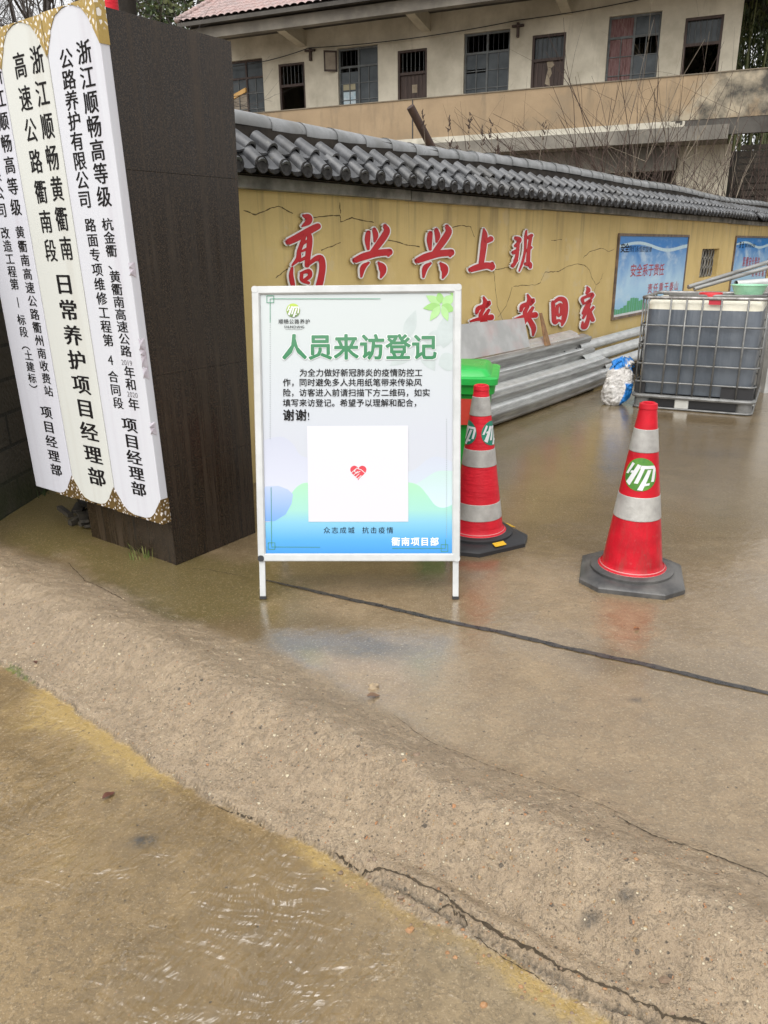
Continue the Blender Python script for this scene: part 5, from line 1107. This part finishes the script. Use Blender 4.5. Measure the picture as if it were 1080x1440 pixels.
# roof
EZ = 7.93; SL = math.tan(R(27))
t = NT('old_red_tiles'); n1 = t.noise(3, 6, .65); n2 = t.noise(14, 4); c_ = t.mix(t.ramp(n1, .35, .65), (.37, .25, .23), (.31, .25, .24)); c_ = t.mix(t.ramp(n2, .5, .75, 0, .6), c_, (.46, .34, .31)); c_ = t.mix(t.ramp(t.noise(1.2, 5), .58, .75, 0, .5), c_, (.24, .19, .18)); MAT['roof'] = t.out(c_, .6, t.bump(n2, .3, .02))
RL, RR_ = -14.15, 3.0; RO, RB = 1.95, -5.0
mb = MB(); pitch = .235; ncol = int((RR_-RL)/pitch); seg = 8; rowsN = 20; vs = []
cols = [RL+i*pitch/seg for i in range(ncol*seg+1)]
for r_ in range(rowsN):
    for e in (0, 1):
        o_ = RO-(RO-RB)*(r_+e)/rowsN; z_ = EZ+(RO-o_)*SL+(.035 if e == 0 else .0)
        for c2 in cols: ph = ((c2-RL)/pitch) % 1; vs.append(FAC(c2, z_+.045*abs(math.sin(ph*math.pi))**.8, o_))
nc = len(cols); fs = [(k*nc+i, k*nc+i+1, (k+1)*nc+i+1, (k+1)*nc+i) for k in range(2*rowsN-1) for i in range(nc-1)]
mb.add(vs, fs); roof = mb.build('tile_roof', MAT['roof'], house, smooth=True, angle=40)
mb = MB(); k_ = 30
for i in range(k_):
    o0 = RO-(RO-RB)*i/k_; o1 = RO-(RO-RB)*(i+1.08)/k_; mb.tube([FAC(RL, EZ+(RO-o0)*SL+.07, o0), FAC(RL, EZ+(RO-o1)*SL+.05, o1)], [.085, .075], 8)
vt = mb.build('verge_tiles', MAT['roof'], roof, smooth=True); BASE[vt.name] = BASE[house.name]
vt.parent = roof
V = [FAC(RL, EZ-.02, RO), FAC(RR_, EZ-.02, RO), FAC(RR_, EZ-.02+(RO-RB)*SL, RB), FAC(RL, EZ-.02+(RO-RB)*SL, RB)]; V += [p-ZUP*.09 for p in V]
mb = MB(); mb.add(V, [(0, 1, 2, 3), (7, 6, 5, 4), (0, 4, 5, 1), (1, 5, 6, 2), (2, 6, 7, 3), (3, 7, 4, 0)]); V2 = [FAC(RL, EZ-.1, RO-.1), FAC(RL+.1, EZ-.1, RO-.1), FAC(RL+.1, EZ-.1, -6), FAC(RL, EZ-.1, -6)]
mb.build('roof_underside', MAT['dark_conc'], house)
mb = MB(); mb.fbox(FAC, RL+.15, RR_, 7.86, 7.91, -6.2, RO-.12); mb.build('soffit', MAT['dark_conc'], house)
mb = MB(); mb.fbox(FAC, RL+.1, RR_, 7.52, 7.80, 1.45, 1.68); mb.build('eaves_beam', MAT['concrete'], house)
for sx in (-11.05, -7.1, -3.15, .8):
    mb = MB(); mb.prism(Frame(FAC.o, FAC.n, ZUP), [(0.0, 7.42), (1.44, 7.56), (1.44, 7.84), (0.0, 7.84)], -sx-.13, -sx+.13); mb.build('eaves_bracket', MAT['cream'], house)
# windows and doors
MAT['frame_blue'] = M('faded_blue_frame', (.115, .125, .125), (.075, .075, .07), 6, .6, .3, 40, .004)
t = NT('dusty_glass'); n1 = t.noise(2.2, 5); MAT['glass'] = t.out(t.mix(t.ramp(n1, .35, .65), (.035, .043, .047), (.075, .085, .09)), .25, None, 0, .2)
MAT['pinkcurt'] = M('faded_red_curtain', (.20, .11, .105), (.10, .035, .03), 5, .7, .4, 20, .01, stretch=(5, 5, .7)); MAT['board'] = M('pale_board', (.30, .25, .19), (.22, .18, .135), 4, .7, .2)
MAT['dark_in'] = flat('dark_interior', (.012, .012, .012), .8)
for (s0, s1, z0, z1, kd, k) in OPEN:
    if kd == 'w':
        r_ = MB(); fw = .055; mid = (s0+s1)/2; zt_ = z1-.52
        for a, b in ((s0, s0+fw), (mid-fw/2, mid+fw/2), (s1-fw, s1)): r_.fbox(FAC, a, b, z0, z1, -.16, -.09)
        for z in (z0, zt_, z1-fw): r_.fbox(FAC, s0+fw, mid-fw/2, z, z+fw, -.158, -.092); r_.fbox(FAC, mid+fw/2, s1-fw, z, z+fw, -.158, -.092)
        w_ = r_.build('window', MAT['frame_blue' if k else 'brown_wood'], house); 
        r_ = MB()
        for a, b in ((s0+fw, mid-fw/2), (mid+fw/2, s1-fw)):
            r_.fbox(FAC, (a+b)/2-.012, (a+b)/2+.012, z0, zt_, -.14, -.10)
            for z in (zt_-.42, zt_-.86): r_.fbox(FAC, a, b, z, z+.022, -.142, -.102)
        m_ = r_.build('glazing_bars', MAT['frame_blue'], w_); BASE[m_.name] = BASE[house.name]
        r_ = MB(); pn = []
        def pane(a, b, za, zb, mt):
            q = MB(); q.fbox(FAC, a, b, za, zb, -.13, -.124); p_ = q.build('pane', MAT[mt], w_)
        a, b, c, d = s0+fw, mid-fw/2, mid+fw/2, s1-fw
        if k == 0: pane(a, b, zt_+fw, z1-fw, 'glass'); pane(a, b, z0+fw, zt_-.42, 'board'); pane(c, d, z0+fw, zt_, 'glass'); pane(c, d, zt_+fw, z1-fw, 'glass'); pane(a, b, zt_-.42, zt_, 'glass')
        elif k == 1: pane(c, d, z0+fw, zt_, 'glass'); pane(c, d, zt_+fw, z1-fw, 'glass'); pane(a, b, z0+fw, zt_-.1, 'glass')
        elif k == 2: pane(a, b, z0+fw, zt_-.46, 'glass'); pane(a, b, zt_-.36, zt_, 'glass'); pane(c, d, z0+.5, zt_, 'glass')
        else: pane(a, b, z0+fw, zt_, 'pinkcurt'); pane(a, b, zt_+fw, z1-fw, 'pinkcurt'); pane(c, d, z0+fw, zt_-.42, 'glass'); pane(c, d, zt_+fw, z1-fw, 'glass')
        q = MB()
        for i in range(9):
            x = s0+.08+i*(s1-s0-.16)/8; q.tube([FAC(x, z0, -.19), FAC(x, z1, -.19)], .008, 5)
        q.build('window_bars', MAT['black_plastic'], w_)
        if k == 1:   # a casement standing open on the left
            q = MB(); hx = np.array([-.28, 0, .30]); d_ = FAC.x*-.33+FAC.n*.20; o_ = FAC(s0-.01, zt_-.08, .0)
            for zz0, zz1 in ((0, .05), (.50, .55)): q.box(o_+ZUP*zz0, d_, FAC.n*.03, ZUP*(zz1-zz0))
            q.box(o_, d_*.1, FAC.n*.03, ZUP*.55); q.box(o_+d_*.9, d_*.1, FAC.n*.03, ZUP*.55); q.build('open_casement', MAT['brown_wood'], w_)
            q = MB(); q.box(o_+FAC.n*.012+d_*.1+ZUP*.05, d_*.8, FAC.n*.006, ZUP*.45); q.build('pane', MAT['board'], w_)
            q = MB(); q.fbox(FAC, s0+.12, s0+.52, 5.68, 6.12, -.122, -.118); q.build('paper_notice', M('pale_notice', (.5, .56, .58), (.3, .42, .48), 9, .6, .05), w_)
            q = MB(); q.fbox(FAC, s0+.12, s0+.52, 6.17, 6.33, -.121, -.117); q.build('card', flat('tan_card', (.34, .30, .19), .7), w_)
    else:
        q = MB(); fw = .06; zt_ = 6.43
        q.fbox(FAC, s0, s0+fw, z0, z1, -.15, -.02); q.fbox(FAC, s1-fw, s1, z0, z1, -.15, -.02); q.fbox(FAC, s0+fw, s1-fw, z1-fw, z1, -.149, -.021); q.fbox(FAC, s0+fw, s1-fw, zt_-.035, zt_+.035, -.148, -.022)
        d_ = q.build('door', MAT['brown_wood'], house)
        q = MB()
        for i in range(6): x = s0+.13+i*(s1-s0-.26)/5; q.tube([FAC(x, zt_, -.09), FAC(x, z1, -.09)], .010, 5)
        q.build('transom_bars', MAT['frame_blue'], d_)
        if k in (2, 3): q = MB(); q.fbox(FAC, s0+fw, s1-fw, zt_+.035, z1-fw, -.125, -.118); q.build('pane', MAT['glass'], d_)
        if k in (1, 2):
            q = MB(); n = 7
            for i in range(n): a_ = s0+fw+(s1-s0-2*fw)*i/n; q.fbox(FAC, a_+.003, a_+(s1-s0-2*fw)/n-.003, z0, zt_-.036, -.12, -.085)
            q.build('door_leaf', MAT['brown_wood'], d_)
            q = MB(); pp = [(.38, 5.85), (.52, 5.80), (.50, 5.98), (.56, 6.1), (.52, 6.22), (.62, 6.3), (.55, 6.42), (.40, 6.38), (.45, 6.2), (.41, 6.05)] if k == 2 else [(.42, 5.93), (.58, 5.93), (.58, 6.14), (.42, 6.14)]
            q.prism(FAC, [(s0+x, z) for x, z in pp], -.083, -.081); q.build('torn_paper', M('old_paper', (.34, .28, .2), (.24, .19, .13), 9, .8, .1), d_)
mb = MB(); mb.box(FAC(-14.1, 5.6, 1.0), FAC.x*1.6+ZUP*.55, FAC.n*.08, ZUP*.12); o = mb.build('timber_plank', M('orange_plank', (.42, .24, .07), (.34, .19, .05), 5, .6, .2), base=tuple(FAC(-14.1, 5.6, 1.0))); tag(o, 'orange timber plank lying slanted in the balcony beside the pillar', 'plank')
for i, (sx, lab) in enumerate(((-10.78, 'small rusty T-shaped wire bracket left of the open casement on the house wall'), (-4.45, 'small rusty T-shaped wire bracket left of the closed brown door on the house wall'))):
    mb = MB(); mb.fbox(FAC, sx-.03, sx+.03, 7.02, 7.36, .002, .10); mb.fbox(FAC, sx-.16, sx+.16, 7.26, 7.31, .03, .12); o = mb.build('wire_bracket', MAT['brown_wood'], base=tuple(FAC(sx, 7.0))); tag(o, lab, 'bracket', 'wire brackets on the house')
mb = MB(); pts = []
for (a, za), (b, zb), sg in (((-14.0, 7.10), (-10.78, 7.34), .10), ((-10.78, 7.34), (-4.45, 7.40), .10), ((-4.45, 7.40), (1.1, 7.80), .1)):
    for i in range(14): t_ = i/14; pts.append(FAC(a+(b-a)*t_, za+(zb-za)*t_-sg*4*t_*(1-t_), .14))
mb.tube(pts, .013, 5); o = mb.build('overhead_cable', MAT['black_plastic'], base=tuple(pts[0])); tag(o, 'thin black cable sagging along the house wall under the eaves', 'cable')

# ================================================================ THINGS BEHIND THE WALL
p0 = at_y(606, 205, 11.5); p1 = at_y(577, 150, 11.3); q0 = p0+(p0-p1)*(p0[2]/(p1[2]-p0[2])); mb = MB(); mb.tube([q0, p0, p1], .055, 12); o = mb.build('leaning_post', MAT['brown_wood'], base=tuple(q0), smooth=True, angle=50); tag(o, 'dark round post leaning out from behind the tiled wall', 'post')
p0 = at_y(172, 14, 8.0); mb = MB(); mb.lathe([(.085, 0), (.075, 6.5)], (p0[0]+.05, 8.0, 0), 16); o = mb.build('utility_pole', MAT['dark_cement'], base=(p0[0]+.05, 8.0, 0), smooth=True, angle=40); tag(o, 'dark utility pole rising behind the granite pillar top', 'pole')
p0 = at_y(153, 10, 5.2); bp = thing('barrier_pole', 'red and white barrier pole rising behind the top corner of the granite pillar', 'pole', (p0[0], 5.2, 0))
mb = MB(); mb.lathe([(.055, 0), (.052, p0[2]-.02)], (p0[0], 5.2, 0), 18); mb.build('white_section', MAT['white_paint'], bp, smooth=True, angle=40); mb = MB(); mb.lathe([(.056, p0[2]-.02), (.054, p0[2]+.9)], (p0[0], 5.2, 0), 18); mb.build('red_section', MAT['cone_red2'], bp, smooth=True, angle=40)
def twig(mb, p, d, L, r, depth, bend=.25, up=.1, kids=(2, 3)):
    n = 4; pts = [p]; rs = [r]; q = p
    for i in range(n):
        d = d+np.array([rnd.gauss(0, bend), rnd.gauss(0, bend), rnd.gauss(up, bend)])*.5; d = d/np.linalg.norm(d); q = q+d*L/n; pts.append(q); rs.append(r*(1-.45*(i+1)/n))
    mb.tube(pts, rs, 6 if r > .03 else 4, cap=False)
    if depth > 0:
        for k in range(rnd.randint(*kids)):
            i = rnd.randint(1, n); dd = d+np.array([rnd.gauss(0, .7), rnd.gauss(0, .7), rnd.gauss(.1, .4)]); dd /= np.linalg.norm(dd); twig(mb, pts[i], dd, L*rnd.uniform(.55, .85), rs[i]*.62, depth-1, bend, up, kids)
MAT['bark'] = M('grey_bark', (.06, .05, .045), (.035, .03, .027), 5, .85, .4, 30, .01); MAT['redtwig'] = M('reddish_twig', (.060, .034, .024), (.032, .018, .013), 6, .8, .2, 30, .004); MAT['paletwig'] = M('pale_twig', (.22, .18, .13), (.12, .095, .07), 6, .8, .2)
def bare_tree(x, y, h, label, seed, r=.14, lean=(0, 0)):
    global rnd
    keep = rnd; rnd = random.Random(seed); r0 = thing('bare_tree', label, 'tree', (x, y, 0), 'bare trees behind the gate')
    mb = MB(); pts = [np.array([x+lean[0]*k/6+.10*math.sin(k*1.3+seed), y+lean[1]*k/6, h*.62*k/6]) for k in range(7)]; rs = [r*(1-.6*k/6) for k in range(7)]; mb.tube(pts, rs, 10); mb.build('trunk', MAT['bark'], r0, smooth=True)
    mb = MB()
    for k in range(9):
        i = rnd.randint(3, 6); a = rnd.random()*6.28; d = np.array([math.cos(a)*.7, math.sin(a)*.7, .8]); d /= np.linalg.norm(d); twig(mb, pts[i], d, h*rnd.uniform(.18, .28), rs[i]*.5, 4, .3, .08, (3, 4))
    mb.build('crown', MAT['bark'], r0); rnd = keep
for (u, dist, h, lab, sd, r_, ln) in ((112, 12, 8.2, 'bare tree with a dark trunk showing above the middle name board', 1, .10, (-.5, 0)), (5, 14, 8.8, 'bare tree with fine forked twigs at the top left corner', 2, .08, (.2, 0)), (52, 17, 9.8, 'bare tree behind the others between the left and middle boards', 3, .09, (0, 0)), (222, 44, 19.5, 'taller bare tree far behind the granite pillar, left of the red roof', 4, .2, (0, 0)), (135, 30, 14.5, 'bare tree far behind the right name board and red pole', 5, .14, (0, 0))):
    q = at_y(u, 40, dist); bare_tree(q[0], dist, h, lab, sd, r_, ln)
def leafy(name, label, x, y, h, cr, n, size, mats, seed, group=None, cone=False, zlo=.3):
    global rnd
    keep = rnd; rnd = random.Random(seed); r0 = thing(name, label, 'tree', (x, y, 0), group); mb = MB(); pts = [np.array([x+.15*math.sin(k), y, h*.9*k/6]) for k in range(7)]; mb.tube(pts, [h*.02*(1-.12*k) for k in range(7)], 8)
    cl = []
    for k in range(46):
        a = rnd.random()*6.28; t_ = rnd.random(); rr = cr*math.sqrt(rnd.random())*(1-.75*t_ if cone else math.sin(math.pi*(.15+.8*t_))); c = np.array([x+rr*math.cos(a), y+rr*math.sin(a), h*(zlo+(1-zlo)*t_)]); cl.append((c, cr*rnd.uniform(.18, .36)))
        i = min(6, int(c[2]/h*6)); mb.tube([pts[max(0, i-1)], (pts[max(0, i-1)]+c)/2+ZUP*.1, c], [h*.006, h*.004, h*.0015], 4, cap=False)
    mb.build('trunk', MAT['bark'], r0, smooth=True); mb = MB()
    for k in range(n):
        c, s_ = cl[rnd.randrange(len(cl))]; d = np.array([rnd.gauss(0, 1), rnd.gauss(0, 1), rnd.gauss(0, .8)]); p = c+d*s_*.6; L = size*rnd.uniform(.6, 1.4)
        e1 = np.array([rnd.gauss(0, 1), rnd.gauss(0, 1), rnd.gauss(-.3, .6)]); e1 /= np.linalg.norm(e1); e2 = np.cross(e1, [rnd.gauss(0, 1), rnd.gauss(0, 1), rnd.gauss(0, 1)]); e2 /= np.linalg.norm(e2)+1e-9
        mb.add([p, p+e1*L*.5+e2*L*.22, p+e1*L, p+e1*L*.5-e2*L*.22], [(0, 1, 2, 3)], rnd.randrange(len(mats)))
    mb.build('crown', mats, r0); rnd = keep
LG = [flat('leaf_dark_green', (.030, .050, .014), .6), flat('leaf_mid_green', (.055, .085, .022), .6), flat('leaf_olive', (.09, .105, .03), .6)]
for (u, dist, h, cr, lab, sd) in ((292, 36, 16.8, 3.2, 'dark evergreen tree behind the left end of the red roof', 21), (228, 40, 17.0, 2.6, 'thin olive evergreen tree beside the bare crown behind the pillar', 22)):
    q = at_y(u, 20, dist); leafy('evergreen_tree', lab, q[0], dist, h, cr, 4200, .30, LG, sd, 'evergreens behind the house')
# bamboo at the right end of the house
for k, (u, dist, lab) in enumerate(((1062, 24.5, 'bamboo clump with hanging leaves right of the house corner'), (1110, 26.5, 'second bamboo clump farther back at the right picture edge'))):
    q = at_y(u, 60, dist); r0 = thing('bamboo_clump', lab, 'bamboo', (q[0], dist, 0), 'bamboo beside the house'); mb = MB(); ml = MB()
    for i in range(26):
        a = rnd.random()*6.28; rr = rnd.random()*1.1; b_ = np.array([q[0]+rr*math.cos(a), dist+rr*math.sin(a), 0]); tip = b_+np.array([rnd.gauss(0, .9), rnd.gauss(0, .9), rnd.uniform(8.5, 11)]); md = (b_+tip)/2+ZUP*.8; mb.tube([b_, md, tip], [.035, .028, .01], 6, cap=False)
        for j in range(260):
            t_ = rnd.uniform(.45, 1.02); p = (b_*(1-t_)**2+2*md*t_*(1-t_)+tip*t_**2)+np.array([rnd.gauss(0, .28), rnd.gauss(0, .28), rnd.gauss(0, .25)]); L = rnd.uniform(.14, .3); e1 = np.array([rnd.gauss(0, .6), rnd.gauss(0, .6), -1]); e1 /= np.linalg.norm(e1); e2 = np.cross(e1, [rnd.gauss(0, 1), rnd.gauss(0, 1), .1]); e2 /= np.linalg.norm(e2)
            ml.add([p, p+e1*L*.4+e2*.025, p+e1*L, p+e1*L*.4-e2*.025], [(0, 1, 2, 3)], rnd.randrange(3))
    mb.build('canes', flat('cane_green', (.20, .22, .09), .5), r0, smooth=True); ml.build('leaves', LG, r0)
# bare shrubs between wall and house
def shrub(u, dist, h, spread, n, label, seed, mats, arch=.5):
    global rnd
    keep = rnd; rnd = random.Random(seed); q = at_y(u, 300, dist); r0 = thing('bare_shrub', label, 'shrub', (q[0], dist, 0), 'bare shrubs behind the tiled wall'); ms = [MB() for _ in mats]
    for i in range(n):
        a = rnd.random()*6.28; mb = ms[rnd.randrange(len(ms)) if rnd.random() < .35 else 0]; b_ = np.array([q[0]+.35*spread*rnd.gauss(0, .5), dist+.35*rnd.gauss(0, .6), 0]); d = np.array([math.cos(a)*arch*rnd.random()*1.5, .6*math.sin(a)*arch*rnd.random(), 1.]); d /= np.linalg.norm(d)
        L = h*rnd.uniform(.65, 1.12); pts = [b_]; m_ = 8
        for k in range(m_):
            d = d+np.array([rnd.gauss(0, .10)+math.cos(a)*.05*arch, rnd.gauss(0, .08), -.045*arch*k/2+rnd.gauss(0, .05)]); d /= np.linalg.norm(d); pts.append(pts[-1]+d*L/m_)
        pts = [p_-WALL.n*max(0, (p_-WALL.o)@WALL.n+.45) for p_ in pts]; rr = rnd.uniform(.008, .017); rs = [rr*(1-.75*k/m_) for k in range(m_+1)]; mb.tube(pts, rs, 4, cap=False)
        for j in range(rnd.randint(2, 5)):
            k = rnd.randint(3, m_-1); dd = np.array([rnd.gauss(0, .8), rnd.gauss(0, .6), rnd.uniform(.2, 1)]); dd /= np.linalg.norm(dd); p = pts[k]; L2 = L*rnd.uniform(.12, .3); dd = dd-WALL.n*max(0, dd@WALL.n); mb.tube([p, p+dd*L2*.5, p+dd*L2+np.array([rnd.gauss(0, .05), 0, rnd.gauss(0, .06)])], [rs[k]*.6, rs[k]*.45, rs[k]*.2], 4, cap=False)
    for mb, m in zip(ms, mats): mb.build('twigs', m, r0)
    rnd = keep
shrub(900, 16.5, 5.3, 3.0, 120, 'bare reddish shrub in front of the balcony, densest of those behind the wall', 31, [MAT['redtwig'], MAT['paletwig']], .75)
shrub(830, 14.5, 4.1, 2.4, 60, 'bare dark shrub left of the densest one behind the wall', 32, [MAT['redtwig']], .6)
shrub(1040, 19.6, 4.4, 2.4, 70, 'bare shrub with arching pale twigs at the right behind the wall', 33, [MAT['redtwig'], MAT['paletwig']], .9)
shrub(955, 17.5, 4.9, 1.6, 22, 'tall thin-stemmed bare shrub before the cream column', 34, [MAT['redtwig']], .6)
p = at_y(690, 200, 11.0); r0 = thing('dry_weeds', 'dry thin weed stalks with seed heads above the middle of the wall', 'weeds', (p[0], 11.0, 0)); mb = MB(); md = MB()
for i in range(26):
    u_ = rnd.uniform(600, 745); b_ = at_y(u_, 215, 11.0+rnd.gauss(0, .15)); b_[2] = 0; h_ = rnd.uniform(2.55, 2.95) if rnd.random() < .7 else rnd.uniform(2.9, 3.25); tp = b_+np.array([rnd.gauss(0, .12), 0, h_]); mb.tube([b_, (b_+tp)/2+np.array([rnd.gauss(0, .03), 0, 0]), tp], [.006, .005, .003], 4, cap=False)
    for j in range(10): s_ = tp-ZUP*rnd.uniform(0, .22)+np.array([rnd.gauss(0, .012), 0, 0]); md.tube([s_, s_+np.array([rnd.gauss(0, .02), 0, .04])], [.009, .003], 4, cap=False)
mb.build('stalks', MAT['paletwig'], r0); md.build('seed_heads', MAT['redtwig'], r0)
